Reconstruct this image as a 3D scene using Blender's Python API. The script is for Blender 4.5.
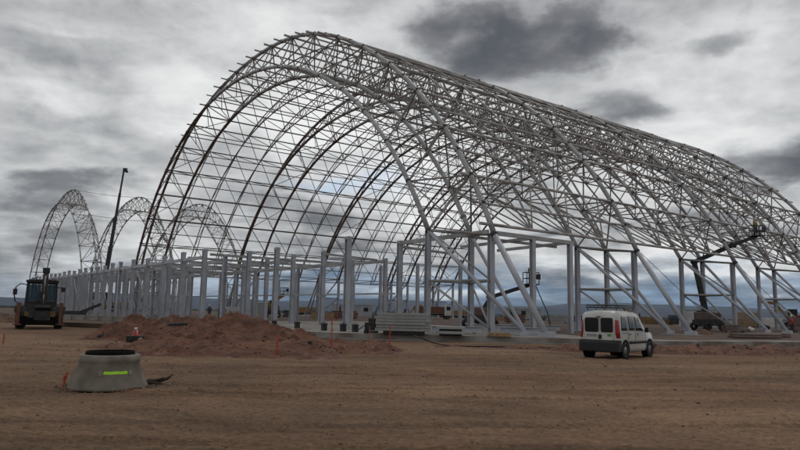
import bpy, bmesh, math, random
from math import sin, cos, pi, radians, sqrt, atan2, asin
from mathutils import Vector, Matrix, noise
random.seed(7)
SC = bpy.context.scene
COL = SC.collection
for o in list(bpy.data.objects): bpy.data.objects.remove(o)

# ---------------------------------------------------------------- camera
HAZE = 4.5e-5
EYE = Vector((0, 0, 1.9))
F_PX, PITCH, ROLL = 658.2, 0.12947, 0.0189
_R0 = Vector((1, 0, 0)); FW = Vector((0, cos(PITCH), sin(PITCH))); _U0 = Vector((0, -sin(PITCH), cos(PITCH)))
RT = _R0 * cos(ROLL) + _U0 * sin(ROLL)
UP = -_R0 * sin(ROLL) + _U0 * cos(ROLL)
cd = bpy.data.cameras.new('camera'); cam = bpy.data.objects.new('camera', cd); COL.objects.link(cam)
cd.sensor_width = 36; cd.lens = 36 * F_PX / 800; cd.clip_start = .1; cd.clip_end = 20000
M = Matrix.Identity(4)
for i, a in enumerate((RT, UP, -FW)):
    for j in range(3): M[j][i] = a[j]
M.translation = EYE
cam.matrix_world = M
SC.camera = cam

def ray(px, py): return (FW + RT * ((px - 400) / F_PX) + UP * ((225 - py) / F_PX))
def at(px, py, z=0.0):
    d = ray(px, py); k = (z - EYE.z) / d.z
    return EYE + d * k
def far(px, py, dist):
    d = ray(px, py); return EYE + d * (dist / sqrt(d.x * d.x + d.y * d.y))

# ---------------------------------------------------------------- sky, sun, exposure
SUN_EL, SUN_AZ = radians(48), radians(24)        # azimuth from +Y towards +X
def azel(px, py):
    d = ray(px, py).normalized(); return atan2(d.x, d.y), asin(d.z)

def make_world():
    w = bpy.data.worlds.new('World'); SC.world = w; w.use_nodes = True
    nt = w.node_tree; N = nt.nodes; L = nt.links; N.clear()
    def mk(t): return N.new(t)
    def val(inp, v):
        if isinstance(v, (int, float)): inp.default_value = v
        else: L.new(v, inp)
    def m(op, a, b=None, c=None, clamp=False):
        n = mk('ShaderNodeMath'); n.operation = op; n.use_clamp = clamp
        val(n.inputs[0], a)
        if b is not None: val(n.inputs[1], b)
        if c is not None: val(n.inputs[2], c)
        return n.outputs[0]
    tc = mk('ShaderNodeTexCoord'); sp = mk('ShaderNodeSeparateXYZ'); L.new(tc.outputs['Generated'], sp.inputs[0])
    x, y, z = sp.outputs
    az = m('ARCTAN2', x, y); el = m('ARCSINE', z)
    # cloud sheet coordinates: clouds compress towards the horizon
    h = m('ADD', m('MAXIMUM', z, 0.0), 0.13)
    cv = mk('ShaderNodeCombineXYZ'); L.new(m('DIVIDE', x, h), cv.inputs[0]); L.new(m('DIVIDE', y, h), cv.inputs[1])
    def nz(scale, detail, rough=.55, off=0.0, sx=1.0):
        mp = mk('ShaderNodeMapping'); mp.inputs['Location'].default_value = (off, off * 1.7, off * .3); mp.inputs['Scale'].default_value = (sx, 1, 1)
        L.new(cv.outputs[0], mp.inputs[0])
        n = mk('ShaderNodeTexNoise'); n.inputs['Scale'].default_value = scale; n.inputs['Detail'].default_value = detail; n.inputs['Roughness'].default_value = rough
        L.new(mp.outputs[0], n.inputs['Vector']); return n.outputs[0]
    n1 = nz(.85, 7, .55, 3.1, .8); n2 = nz(2.6, 7, .56, 9.4, .85); n3 = nz(1.7, 6, .5, 21.0); n4 = nz(1.7, 6, .5, 35.0)
    waz = m('ADD', az, m('MULTIPLY', m('SUBTRACT', n3, .5), .22))
    wel = m('ADD', el, m('MULTIPLY', m('SUBTRACT', n4, .5), .12))
    # (px, py, rx, ry, amp) of cloud masses, given as directions
    blobs = [(548, 44, 84, 30, -.27), (465, 40, 60, 30, -.20), (610, 34, 46, 24, -.16), (428, 22, 30, 16, -.12), (622, 108, 44, 17, -.26), (700, 52, 46, 16, -.17),
             (795, 158, 52, 26, -.30), (760, 176, 40, 10, -.16), (690, 110, 110, 50, .16), (430, 10, 60, 12, .06), (300, 20, 70, 22, .10), (330, 140, 70, 20, .12), (520, 240, 50, 10, .12), (110, 60, 120, 12, -.07), (40, 200, 140, 110, -.085), (60, 20, 150, 50, -.05), (600, 170, 60, 20, .1), (720, 20, 80, 30, -.02),
             (85, 176, 62, 17, -.22), (12, 200, 60, 16, -.17), (40, 232, 70, 10, -.13), (30, 112, 80, 12, -.08), (10, 250, 60, 12, -.1), (90, 118, 40, 10, -.06), (165, 120, 70, 10, .14), (80, 95, 60, 6, .08),
             (100, 12, 80, 22, -.08), (40, 62, 70, 8, -.08), (70, 45, 50, 5, .07), (20, 82, 60, 7, .06), (235, 60, 70, 60, .08), (160, 150, 60, 14, -.06),
             (400, 160, 110, 40, .14), (440, 222, 80, 16, .18), (300, 215, 60, 16, -.16), (350, 248, 110, 9, -.18), (215, 195, 50, 16, -.10), (600, 262, 90, 12, .22), (560, 236, 70, 9, -.2), (770, 268, 60, 8, .14), (760, 232, 70, 10, -.2), (670, 250, 40, 10, .12),
             (700, 216, 60, 9, -.16), (500, 176, 70, 20, -.14), (560, 200, 60, 10, .10), (130, 262, 60, 10, .08), (40, 285, 60, 10, .06), (330, 110, 60, 30, .06), (270, 150, 50, 20, .04)]
    acc = 0.0; dark = 0.0
    for bx, by, rx, ry, amp in blobs:
        a0, e0 = azel(bx, by); a1, _ = azel(bx + rx, by); _, e1 = azel(bx, by - ry)
        sx, sy = abs(a1 - a0), abs(e1 - e0)
        u = m('DIVIDE', m('SUBTRACT', waz, a0), sx); v = m('DIVIDE', m('SUBTRACT', wel, e0), sy)
        q = m('ADD', m('MULTIPLY', u, u), m('MULTIPLY', v, v))
        g = m('POWER', 2.71828, m('MULTIPLY', m('POWER', q, 1.3), -.8))
        if amp <= -.1: dark = m('MULTIPLY_ADD', g, min(1.15, -amp * 4.2), dark)
        else: acc = m('MULTIPLY_ADD', g, amp, acc)
    b = m('ADD', acc, .75)
    b = m('ADD', b, m('MULTIPLY', m('SUBTRACT', n1, .5), .5))
    b = m('ADD', b, m('MULTIPLY', m('SUBTRACT', n2, .5), .5))
    n5 = nz(4.2, 9, .6, 14.0, .9)
    def puff(scale, off):
        mp = mk('ShaderNodeMapping'); mp.inputs['Location'].default_value = (off, 0, off); mp.inputs['Scale'].default_value = (1, 1, 1.7); L.new(tc.outputs['Generated'], mp.inputs[0])
        n = mk('ShaderNodeTexNoise'); n.inputs['Scale'].default_value = scale; n.inputs['Detail'].default_value = 9; n.inputs['Roughness'].default_value = .56; n.inputs['Distortion'].default_value = .25
        L.new(mp.outputs[0], n.inputs['Vector']); return n.outputs[0]
    n6 = puff(7.0, 2.2); n7 = puff(3.2, 7.7); n8 = puff(15.0, 4.4)
    b = m('ADD', b, m('MULTIPLY', m('SUBTRACT', n7, .5), .55)); b = m('ADD', b, m('MULTIPLY', m('SUBTRACT', n6, .5), .55)); b = m('ADD', b, m('MULTIPLY', m('SUBTRACT', n8, .5), .26))
    dm = mk('ShaderNodeMapRange'); dm.interpolation_type = 'SMOOTHSTEP'; dm.inputs[1].default_value = .15; dm.inputs[2].default_value = 1.35
    L.new(m('ADD', dark, m('ADD', m('MULTIPLY', m('SUBTRACT', n6, .5), 3.6), m('MULTIPLY_ADD', m('SUBTRACT', n8, .5), 1.5, m('MULTIPLY', m('SUBTRACT', n7, .5), 1.6)))), dm.inputs[0])
    b = m('SUBTRACT', b, m('MULTIPLY', dm.outputs[0], m('MULTIPLY_ADD', m('SUBTRACT', 1.0, n6), .5, .19)))
    # storm band low down
    def band(lo, hi):
        n = mk('ShaderNodeMapRange'); n.interpolation_type = 'SMOOTHSTEP'; L.new(wel, n.inputs[0])
        n.inputs[1].default_value = lo; n.inputs[2].default_value = hi; n.inputs[3].default_value = 1; n.inputs[4].default_value = 0
        return n.outputs[0]
    low = band(.010, .085)
    right = mk('ShaderNodeMapRange'); L.new(az, right.inputs[0]); right.inputs[1].default_value = -.42; right.inputs[2].default_value = -.12
    right.interpolation_type = 'SMOOTHSTEP'
    storm = m('MULTIPLY', low, m('MULTIPLY_ADD', right.outputs[0], .75, .25))
    b = m('SUBTRACT', b, m('MULTIPLY', storm, .30))
    # bright gap just above the horizon
    a0, e0 = azel(450, 295)
    v = m('DIVIDE', m('SUBTRACT', m('ADD', el, m('MULTIPLY', m('SUBTRACT', n3, .5), .03)), e0 + .002), .007)
    u = m('DIVIDE', m('SUBTRACT', az, a0 - .02), .15)
    g = m('POWER', 2.71828, m('MULTIPLY', m('ADD', m('MULTIPLY', u, u), m('MULTIPLY', v, v)), -1))
    b = m('MULTIPLY_ADD', g, .34, b)
    cr = mk('ShaderNodeValToRGB'); L.new(b, cr.inputs[0])
    e = cr.color_ramp; e.interpolation = 'B_SPLINE'
    e.elements[0].position = .05; e.elements[0].color = (.045, .062, .085, 1)
    e.elements[1].position = 1.0; e.elements[1].color = (.95, .96, .95, 1)
    for p, c in ((.25, (.098, .10, .106)), (.45, (.205, .21, .22)), (.6, (.345, .352, .36)), (.78, (.60, .61, .612))):
        k = e.elements.new(p); k.color = (*c, 1)
    # blueness of the storm band and of the torn gap in the clouds
    tint = mk('ShaderNodeMix'); tint.data_type = 'RGBA'; tint.blend_type = 'MULTIPLY'
    L.new(m('MULTIPLY', storm, m('SUBTRACT', 1.0, m('MULTIPLY', g, .8))), tint.inputs[0]); L.new(cr.outputs[0], tint.inputs[6]); tint.inputs[7].default_value = (.52, .80, 1.18, 1)
    a0, e0 = azel(335, 182)
    u = m('DIVIDE', m('SUBTRACT', waz, a0), .085); v = m('DIVIDE', m('SUBTRACT', wel, e0), .010)
    gb = m('POWER', 2.71828, m('MULTIPLY', m('ADD', m('MULTIPLY', u, u), m('MULTIPLY', v, v)), -1))
    sky = mk('ShaderNodeTexSky'); sky.sky_type = 'NISHITA'; sky.sun_disc = False
    sky.sun_elevation = SUN_EL; sky.sun_rotation = SUN_AZ; sky.altitude = 700
    k10 = mk('ShaderNodeMix'); k10.data_type = 'RGBA'; k10.blend_type = 'MULTIPLY'; k10.inputs[0].default_value = 1
    L.new(tint.outputs[2], k10.inputs[6]); k10.inputs[7].default_value = (10, 10, 10, 1)
    cov = m('SUBTRACT', .97, m('MULTIPLY', gb, .6), clamp=True)
    mx = mk('ShaderNodeMix'); mx.data_type = 'RGBA'; L.new(cov, mx.inputs[0]); L.new(sky.outputs[0], mx.inputs[6]); L.new(k10.outputs[2], mx.inputs[7])
    bg = mk('ShaderNodeBackground'); bg.inputs[1].default_value = .1; L.new(mx.outputs[2], bg.inputs[0])
    ou = mk('ShaderNodeOutputWorld'); L.new(bg.outputs[0], ou.inputs[0])
    w.cycles.sampling_method = 'MANUAL'; w.cycles.sample_map_resolution = 1024
make_world()
sl = bpy.data.lights.new('sun', 'SUN'); sl.energy = .5; sl.angle = radians(14); sl.color = (1, .96, .9)
so = bpy.data.objects.new('sun', sl); COL.objects.link(so)
sd = Vector((sin(SUN_AZ) * cos(SUN_EL), cos(SUN_AZ) * cos(SUN_EL), sin(SUN_EL)))
so.rotation_euler = sd.to_track_quat('Z', 'Y').to_euler()
vs = SC.view_settings; vs.view_transform = 'Standard'; vs.look = 'None'; vs.gamma = 1; vs.use_curve_mapping = False; vs.exposure = 0
SC.render.resolution_x, SC.render.resolution_y = 1024, 576

# ---------------------------------------------------------------- materials
def mat(name, col, rough=.7, metal=0, var=.15, scale=4, col2=None, bump=0, bscale=30, spec=.4, coat=0, emis=None):
    m = bpy.data.materials.new(name); m.use_nodes = True; nt = m.node_tree; N = nt.nodes; L = nt.links
    b = N['Principled BSDF']; b.inputs['Roughness'].default_value = rough; b.inputs['Metallic'].default_value = metal
    b.inputs['Specular IOR Level'].default_value = spec
    if coat: b.inputs['Coat Weight'].default_value = coat; b.inputs['Coat Roughness'].default_value = .06
    tc = N.new('ShaderNodeTexCoord'); nz = N.new('ShaderNodeTexNoise'); nz.inputs['Scale'].default_value = scale; nz.inputs['Detail'].default_value = 6
    L.new(tc.outputs['Object'], nz.inputs['Vector'])
    cr = N.new('ShaderNodeValToRGB'); L.new(nz.outputs[0], cr.inputs[0])
    c2 = col2 or tuple(min(1, c * (1 + var)) for c in col); c1 = tuple(c * (1 - var) for c in col) if not col2 else col
    cr.color_ramp.elements[0].position = .35; cr.color_ramp.elements[0].color = (*c1, 1)
    cr.color_ramp.elements[1].position = .68; cr.color_ramp.elements[1].color = (*c2, 1)
    L.new(cr.outputs[0], b.inputs['Base Color'])
    if bump:
        n2 = N.new('ShaderNodeTexNoise'); n2.inputs['Scale'].default_value = bscale; n2.inputs['Detail'].default_value = 5
        L.new(tc.outputs['Object'], n2.inputs['Vector'])
        bp = N.new('ShaderNodeBump'); bp.inputs['Strength'].default_value = bump; bp.inputs['Distance'].default_value = .03
        L.new(n2.outputs[0], bp.inputs['Height']); L.new(bp.outputs[0], b.inputs['Normal'])
    if emis:
        b.inputs['Emission Color'].default_value = (*emis[0], 1); b.inputs['Emission Strength'].default_value = emis[1]
    return m
MT = {}
MT['steel'] = mat('grey_primed_steel', (.23, .23, .235), .5, .0, .22, 1.1, col2=(.38, .375, .37))
MT['brown_steel'] = mat('brown_and_backlit_steel', (.09, .058, .05), .6, 0, .25, .9, col2=(.17, .12, .10))  # brown steel; also the backlit half of the chords, shade put into colour
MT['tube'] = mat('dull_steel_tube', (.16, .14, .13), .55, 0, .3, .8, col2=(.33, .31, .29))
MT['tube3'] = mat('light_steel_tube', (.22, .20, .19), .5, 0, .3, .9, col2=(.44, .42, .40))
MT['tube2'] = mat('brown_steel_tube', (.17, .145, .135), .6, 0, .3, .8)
MT['dark'] = mat('dark_steel', (.03, .03, .032), .5, .3, .3, 3)
MT['column'] = mat('pale_grey_painted_steel', (.30, .31, .345), .5, 0, .15, .8, col2=(.42, .43, .465))
MT['concrete'] = mat('concrete', (.22, .215, .20), .9, 0, .18, 1.2, bump=.3)
MT['slab'] = mat('slab_concrete', (.13, .10, .078), .85, 0, .25, .55, col2=(.31, .30, .285), bump=.2)
MT['cone_concrete'] = mat('precast_concrete', (.14, .12, .095), .9, 0, .16, 2.6, col2=(.235, .21, .175), bump=.35, bscale=60)
MT['mound'] = mat('red_brown_earth', (.074, .033, .021), .97, 0, .4, 1.3, col2=(.160, .074, .045), bump=1, bscale=12)
MT['rubber'] = mat('black_rubber', (.018, .018, .018), .8, 0, .2, 8)
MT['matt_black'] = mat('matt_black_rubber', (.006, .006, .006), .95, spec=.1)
MT['black'] = mat('black_plastic', (.011, .011, .012), .55, 0, .2, 8)
MT['glass'] = mat('dark_glass', (.012, .016, .018), .06, 0, .1, 2, spec=.45)
MT['white'] = mat('white_paint', (.40, .38, .35), .35, 0, .04, 1.6, col2=(.53, .54, .55), coat=.35)
MT['rim'] = mat('silver_wheel_cover', (.2, .2, .21), .35, .5, .1, 4)
MT['red'] = mat('red_plastic', (.26, .018, .018), .3, 0, .15, 6)
MT['orange'] = mat('orange_plastic', (.36, .05, .028), .5, 0, .15, 6)
MT['neon'] = mat('yellow_green_strip', (.32, .62, .02), .5, 0, .1, 12)
MT['coneW'] = mat('white_band', (.6, .6, .6), .5, 0, .08, 6)
MT['yellow'] = mat('yellow_machine_paint', (.20, .115, .03), .5, 0, .25, 4)
MT['orangem'] = mat('orange_machine_paint', (.12, .045, .022), .55, 0, .3, 4)
MT['wood'] = mat('raw_timber', (.26, .17, .09), .85, 0, .3, 5)
MT['old_wood'] = mat('dark_old_wood', (.06, .04, .028), .9, 0, .4, 9)
MT['panel'] = mat('grey_precast_panel', (.27, .275, .27), .8, 0, .15, 1.6, bump=.2)
MT['skin'] = mat('skin', (.35, .2, .15), .6)
MT['denim'] = mat('dark_trousers', (.02, .025, .04), .9)
MT['vest'] = mat('work_jacket', (.05, .055, .07), .8)
MT['hiviz'] = mat('hi_vis_cloth', (.25, .19, .05), .7)
MT['rope'] = mat('grey_wire_rope', (.06, .06, .06), .6)
MT['blue'] = mat('blue_sheet', (.04, .09, .2), .6)

# ---------------------------------------------------------------- mesh helpers
class MB:
    def __init__(s): s.v = []; s.f = []; s.mi = []; s.sm = []
    def add(s, vs, fs, mi=0, smooth=False):
        b = len(s.v); s.v += [tuple(p) for p in vs]
        for f in fs: s.f.append(tuple(b + i for i in f)); s.mi.append(mi); s.sm.append(smooth)
    def tube(s, a, b, r, n=6, r2=None, mi=0, caps=True):
        a = Vector(a); b = Vector(b); d = b - a
        if d.length < 1e-6: return
        d.normalize(); x = d.orthogonal().normalized() if abs(d.z) > .9 else d.cross(Vector((0, 0, 1))).normalized(); y = d.cross(x)
        r2 = r if r2 is None else r2
        vs = [a + (x * cos(2 * pi * i / n) + y * sin(2 * pi * i / n)) * r for i in range(n)] + [b + (x * cos(2 * pi * i / n) + y * sin(2 * pi * i / n)) * r2 for i in range(n)]
        s.add(vs, [(i, (i + 1) % n, n + (i + 1) % n, n + i) for i in range(n)], mi, n > 5)
        if caps: s.add(vs, [tuple(range(n - 1, -1, -1)), tuple(range(n, 2 * n))], mi)
    def path(s, pts, r, n=8, mi=0):
        pts = [Vector(p) for p in pts]; rings = []
        for i, p in enumerate(pts):
            d = (pts[min(i + 1, len(pts) - 1)] - pts[max(i - 1, 0)]).normalized()
            x = d.orthogonal().normalized() if i == 0 else (px - d * px.dot(d)).normalized()
            px = x; y = d.cross(x); rr = r[i] if isinstance(r, (list, tuple)) else r
            rings.append([p + (x * cos(2 * pi * k / n) + y * sin(2 * pi * k / n)) * rr for k in range(n)])
        vs = [q for R in rings for q in R]; m = len(pts)
        s.add(vs, [(j * n + i, j * n + (i + 1) % n, (j + 1) * n + (i + 1) % n, (j + 1) * n + i) for j in range(m - 1) for i in range(n)], mi, True)
        s.add(vs, [tuple(range(n - 1, -1, -1)), tuple(range((m - 1) * n, m * n))], mi)
    def box(s, c, sz, rz=0, mi=0, M=None, taper=1):
        c = Vector(c); hx, hy, hz = sz[0] / 2, sz[1] / 2, sz[2] / 2
        R = M or Matrix.Rotation(rz, 3, 'Z')
        vs = []
        for z in (-1, 1):
            t = taper if z > 0 else 1
            for x, y in ((-1, -1), (1, -1), (1, 1), (-1, 1)): vs.append(c + R @ Vector((x * hx * t, y * hy * t, z * hz)))
        s.add(vs, [(3, 2, 1, 0), (4, 5, 6, 7), (0, 1, 5, 4), (1, 2, 6, 5), (2, 3, 7, 6), (3, 0, 4, 7)], mi)
    def bar(s, a, b, w, h, up=(0, 0, 1), mi=0):
        a = Vector(a); b = Vector(b); d = b - a; L = d.length; d.normalize(); u = Vector(up)
        if abs(d.dot(u)) > .98: u = Vector((1, 0, 0))
        x = d.cross(u).normalized(); y = x.cross(d).normalized()
        R = Matrix((x, d, y)).transposed(); s.box((a + b) / 2, (w, L, h), M=R, mi=mi)
    def hsec(s, a, b, w, d, side, t=.03, mi=0):
        """H-section bar from a to b; flanges face 'side'"""
        a = Vector(a); b = Vector(b); ax = (b - a).normalized(); sd_ = Vector(side); sd_ = (sd_ - ax * sd_.dot(ax)).normalized(); o = ax.cross(sd_)
        P = [(-w/2, -d/2), (w/2, -d/2), (w/2, -d/2 + t), (t/2, -d/2 + t), (t/2, d/2 - t), (w/2, d/2 - t), (w/2, d/2), (-w/2, d/2), (-w/2, d/2 - t), (-t/2, d/2 - t), (-t/2, -d/2 + t), (-w/2, -d/2 + t)]
        vs = [a + o * x + sd_ * y for x, y in P] + [b + o * x + sd_ * y for x, y in P]; n = 12
        s.add(vs, [(i, (i + 1) % n, n + (i + 1) % n, n + i) for i in range(n)] + [tuple(range(n - 1, -1, -1)), tuple(range(n, 2 * n))], mi)
    def prism(s, prof, a, b, mi=0, axis='x'):
        """side outline extruded from a to b along axis ('x': prof is (y,z); 'y': (x,z); 'z': (x,y))"""
        n = len(prof)
        def P(p, k): return {'x': (k, p[0], p[1]), 'y': (p[0], k, p[1]), 'z': (p[0], p[1], k)}[axis]
        vs = [P(p, a) for p in prof] + [P(p, b) for p in prof]
        s.add(vs, [(i, (i + 1) % n, n + (i + 1) % n, n + i) for i in range(n)] + [tuple(range(n - 1, -1, -1)), tuple(range(n, 2 * n))], mi)
    def lathe(s, prof, c=(0, 0, 0), n=32, axis='z', mi=0, closed=False):
        c = Vector(c); m = len(prof); vs = []
        for r, h in prof:
            for i in range(n):
                a = 2 * pi * i / n
                vs.append(c + (Vector((r * cos(a), r * sin(a), h)) if axis == 'z' else Vector((h, r * cos(a), r * sin(a))) if axis == 'x' else Vector((r * sin(a), h, r * cos(a)))))
        rg = range(m if closed else m - 1)
        s.add(vs, [(j * n + i, j * n + (i + 1) % n, ((j + 1) % m) * n + (i + 1) % n, ((j + 1) % m) * n + i) for j in rg for i in range(n)], mi, True)
        if not closed: s.add(vs, [tuple(range(n - 1, -1, -1)), tuple(range((m - 1) * n, m * n))], mi)
    def ball(s, c, r, n=8, m=6, sc=(1, 1, 1), mi=0):
        c = Vector(c); vs = [c + Vector((0, 0, r * sc[2]))]
        for j in range(1, m):
            for i in range(n):
                a = 2 * pi * i / n; b = pi * j / m; vs.append(c + Vector((r * sc[0] * sin(b) * cos(a), r * sc[1] * sin(b) * sin(a), r * sc[2] * cos(b))))
        vs.append(c - Vector((0, 0, r * sc[2]))); k = len(vs) - 1
        fs = [(0, 1 + i, 1 + (i + 1) % n) for i in range(n)] + [(k, k - n + (i + 1) % n, k - n + i) for i in range(n)]
        fs += [(1 + j * n + i, 1 + (j + 1) * n + i, 1 + (j + 1) * n + (i + 1) % n, 1 + j * n + (i + 1) % n) for j in range(m - 2) for i in range(n)]
        s.add(vs, fs, mi, True)
    def build(s, name, mats, parent=None, origin=None, bevel=0, fix=True):
        if not isinstance(mats, (list, tuple)): mats = [mats]
        o_ = Vector(origin) if origin is not None else Vector((0, 0, 0))
        me = bpy.data.meshes.new(name); me.from_pydata([tuple(Vector(p) - o_) for p in s.v], [], s.f)
        me.polygons.foreach_set('material_index', s.mi); me.polygons.foreach_set('use_smooth', s.sm)
        for m_ in mats: me.materials.append(m_)
        if fix:
            bm = bmesh.new(); bm.from_mesh(me); bmesh.ops.remove_doubles(bm, verts=bm.verts, dist=1e-5); bmesh.ops.recalc_face_normals(bm, faces=bm.faces); bm.to_mesh(me); bm.free()
        me.update()
        ob = bpy.data.objects.new(name, me); COL.objects.link(ob); ob.location = o_
        if parent is not None:
            ob.parent = parent
            ob.matrix_parent_inverse = parent_inv(parent) if origin == 'w' else Matrix.Identity(4)
        if bevel:
            md = ob.modifiers.new('bevel', 'BEVEL'); md.width = bevel; md.segments = 2; md.limit_method = 'ANGLE'; md.angle_limit = radians(35)
        return ob
def empty(name, loc=(0, 0, 0), rz=0, parent=None):
    o = bpy.data.objects.new(name, None); COL.objects.link(o); o.location = loc; o.rotation_euler = (0, 0, rz); o.empty_display_size = .3
    if parent is not None: o.parent = parent
    return o
def tag(o, label=None, cat=None, group=None, kind=None):
    if label: o['label'] = label
    if cat: o['category'] = cat
    if group: o['group'] = group
    if kind: o['kind'] = kind
    return o
KIDS = {}
def copy_tree(o, parent=None):
    c = o.copy(); COL.objects.link(c)
    if parent is not None: c.parent = parent
    for ch in list(o.children): copy_tree(ch, c)
    return c

# ---------------------------------------------------------------- the layout of the hangar
YAW = .9183
UX = Vector((sin(YAW), cos(YAW), 0)); VX = Vector((-cos(YAW), sin(YAW), 0))     # along the axis, across the span
C0 = Vector((-20.68, 78.55, 0)); W_ = 4.393; ZC = -14.445 + 1.9; SLAB = .4
def W(s, t, z): return C0 + UX * (s * W_) + VX * t + Vector((0, 0, z))
def r_out(a): return 46.345 - .4375 * cos(2 * a) - .3463 * cos(4 * a) + .55 * math.exp(-((a - .28) / .26) ** 2) - .5 * math.exp(-((a + .7) / .25) ** 2)
def r_in(a): return 42.566 - .185 * cos(2 * a) - .1665 * cos(4 * a)
DA = radians(6.47)
def OUT(s, k, t0=0): a = k * DA; r = r_out(a); return W(s, t0 - r * sin(a), r * cos(a) + ZC)      # k > 0: the near side
def INN(s, k, t0=0): a = k * DA; r = r_in(a); return W(s, t0 - r * sin(a), r * cos(a) + ZC)
Z0 = SLAB

# ---------------------------------------------------------------- ground
def hills_noise(x, y, s, o=0): return noise.fractal(Vector((x * s + o, y * s - o, o)), 1.0, 2.0, 5)
TRACKS = ((6.4, .05), (8.0, .05), (10.2, .05), (12.0, .06), (14.2, .05), (17.5, .06), (19.4, .06), (23.0, .05))
def ground_z(x, y):
    d = sqrt(x * x + y * y)
    z = .0
    if d < 90:
        f = max(0, 1 - d / 90)
        z += hills_noise(x, y, .13, 4) * .07 * f + hills_noise(x, y, .55, 9) * .045 * f + hills_noise(x, y, 2.2, 2) * .026 * max(0, 1 - d / 40)
        cl = noise.noise(Vector((x * 4.2, y * 4.2, 1.5))) if d < 34 else 0
        z += max(0, cl - .3) * .12
        # wheel ruts sweeping across in front of the camera
        for yy, am in TRACKS:
            c = yy + x * .05 + 1.0 * sin(x * .07 + yy)
            fade = min(1, max(0, .55 + 1.6 * noise.noise(Vector((x * .12, yy, 3)))))
            z -= fade * (am * math.exp(-((y - c) / .2) ** 4) - am * .55 * math.exp(-((y - c - .36) / .13) ** 2) - am * .45 * math.exp(-((y - c + .36) / .13) ** 2))
    # the land drops away gently far behind the site
    if y > 160: z -= min(9, (y - 160) * .012)
    return z
def make_ground():
    def axis(n, step, g, lim):
        a = [0.0]; st = step
        while a[-1] < lim:
            a.append(a[-1] + st)
            if a[-1] > n: st *= g
        return a
    xp = axis(24, .15, 1.09, 9000); xs = [-x for x in reversed(xp[1:])] + xp
    yp = [4 + y for y in axis(26, .13, 1.07, 9000)]; ym = [4 - y for y in axis(1, .6, 1.35, 300)]
    ys = list(reversed(ym[1:])) + yp
    nx, ny = len(xs), len(ys)
    vs = [(x, y, ground_z(x, y)) for y in ys for x in xs]
    fs = [(j * nx + i, j * nx + i + 1, (j + 1) * nx + i + 1, (j + 1) * nx + i) for j in range(ny - 1) for i in range(nx - 1)]
    m = bpy.data.materials.new('bare_earth'); m.use_nodes = True; nt = m.node_tree; N = nt.nodes; L = nt.links; b = N['Principled BSDF']
    b.inputs['Roughness'].default_value = .97; b.inputs['Specular IOR Level'].default_value = .2
    tc = N.new('ShaderNodeTexCoord')
    def nz(sc, det, stretch=(1, 1, 1), rough=.6, dist=0):
        mp = N.new('ShaderNodeMapping'); mp.inputs['Scale'].default_value = stretch; mp.inputs['Rotation'].default_value = (0, 0, .12); L.new(tc.outputs['Object'], mp.inputs[0])
        n = N.new('ShaderNodeTexNoise'); n.inputs['Scale'].default_value = sc; n.inputs['Detail'].default_value = det; n.inputs['Roughness'].default_value = rough; n.inputs['Distortion'].default_value = dist
        L.new(mp.outputs[0], n.inputs['Vector']); return n.outputs[0]
    def ramp(f, a, b_, c1, c2):
        r = N.new('ShaderNodeValToRGB'); L.new(f, r.inputs[0]); e = r.color_ramp.elements
        e[0].position = a; e[0].color = (*c1, 1); e[1].position = b_; e[1].color = (*c2, 1); return r.outputs[0]
    def mix(f, a, b_, mode='MIX'):
        n = N.new('ShaderNodeMix'); n.data_type = 'RGBA'; n.blend_type = mode
        if isinstance(f, float): n.inputs[0].default_value = f
        else: L.new(f, n.inputs[0])
        L.new(a, n.inputs[6]); L.new(b_, n.inputs[7]); return n.outputs[2]
    big = ramp(nz(.11, 6, (.45, 1, 1)), .40, .58, (.118, .070, .044), (.27, .180, .118))
    red = ramp(nz(.09, 4, (.4, 1, 1), .5), .45, .7, (.15, .092, .058), (.215, .108, .062))
    c = mix(.5, big, red)
    streak = ramp(nz(.55, 7, (.38, 1.1, 1), .7, .8), .36, .64, (.68, .67, .66), (1.2, 1.19, 1.16)); c = mix(1.0, c, streak, 'MULTIPLY')
    fine = ramp(nz(9, 7, (1, 1, 1), .8), .34, .66, (.45, .44, .43), (1.5, 1.47, 1.42)); c = mix(.9, c, fine, 'MULTIPLY')
    vo = N.new('ShaderNodeTexVoronoi'); vo.inputs['Scale'].default_value = 9; L.new(tc.outputs['Object'], vo.inputs['Vector'])
    peb = ramp(vo.outputs['Distance'], .06, .13, (1, 1, 1), (0, 0, 0)); pn = ramp(nz(1.6, 4), .44, .56, (0, 0, 0), (1, 1, 1))
    pm = mix(1.0, peb, pn, 'MULTIPLY'); pc = N.new('ShaderNodeRGB'); pc.outputs[0].default_value = (.27, .21, .16, 1)
    c = mix(pm, c, pc.outputs[0])
    # far plain: duller, greener
    sp = N.new('ShaderNodeSeparateXYZ'); L.new(tc.outputs['Object'], sp.inputs[0])
    mr = N.new('ShaderNodeMapRange'); L.new(sp.outputs[1], mr.inputs[0]); mr.inputs[1].default_value = 110; mr.inputs[2].default_value = 420
    fc = ramp(nz(.004, 6, (.35, 1, 1), .65), .4, .62, (.022, .020, .018), (.062, .052, .040)); c = mix(mr.outputs[0], c, fc)
    L.new(c, b.inputs['Base Color'])
    bp = N.new('ShaderNodeBump'); bp.inputs['Strength'].default_value = .85; bp.inputs['Distance'].default_value = .045; L.new(nz(5, 8, (1, 1, 1), .72), bp.inputs['Height'])
    b2 = N.new('ShaderNodeBump'); b2.inputs['Strength'].default_value = .8; b2.inputs['Distance'].default_value = .03; L.new(nz(22, 5, (1, 1, 1), .65), b2.inputs['Height']); L.new(bp.outputs[0], b2.inputs['Normal'])
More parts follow.
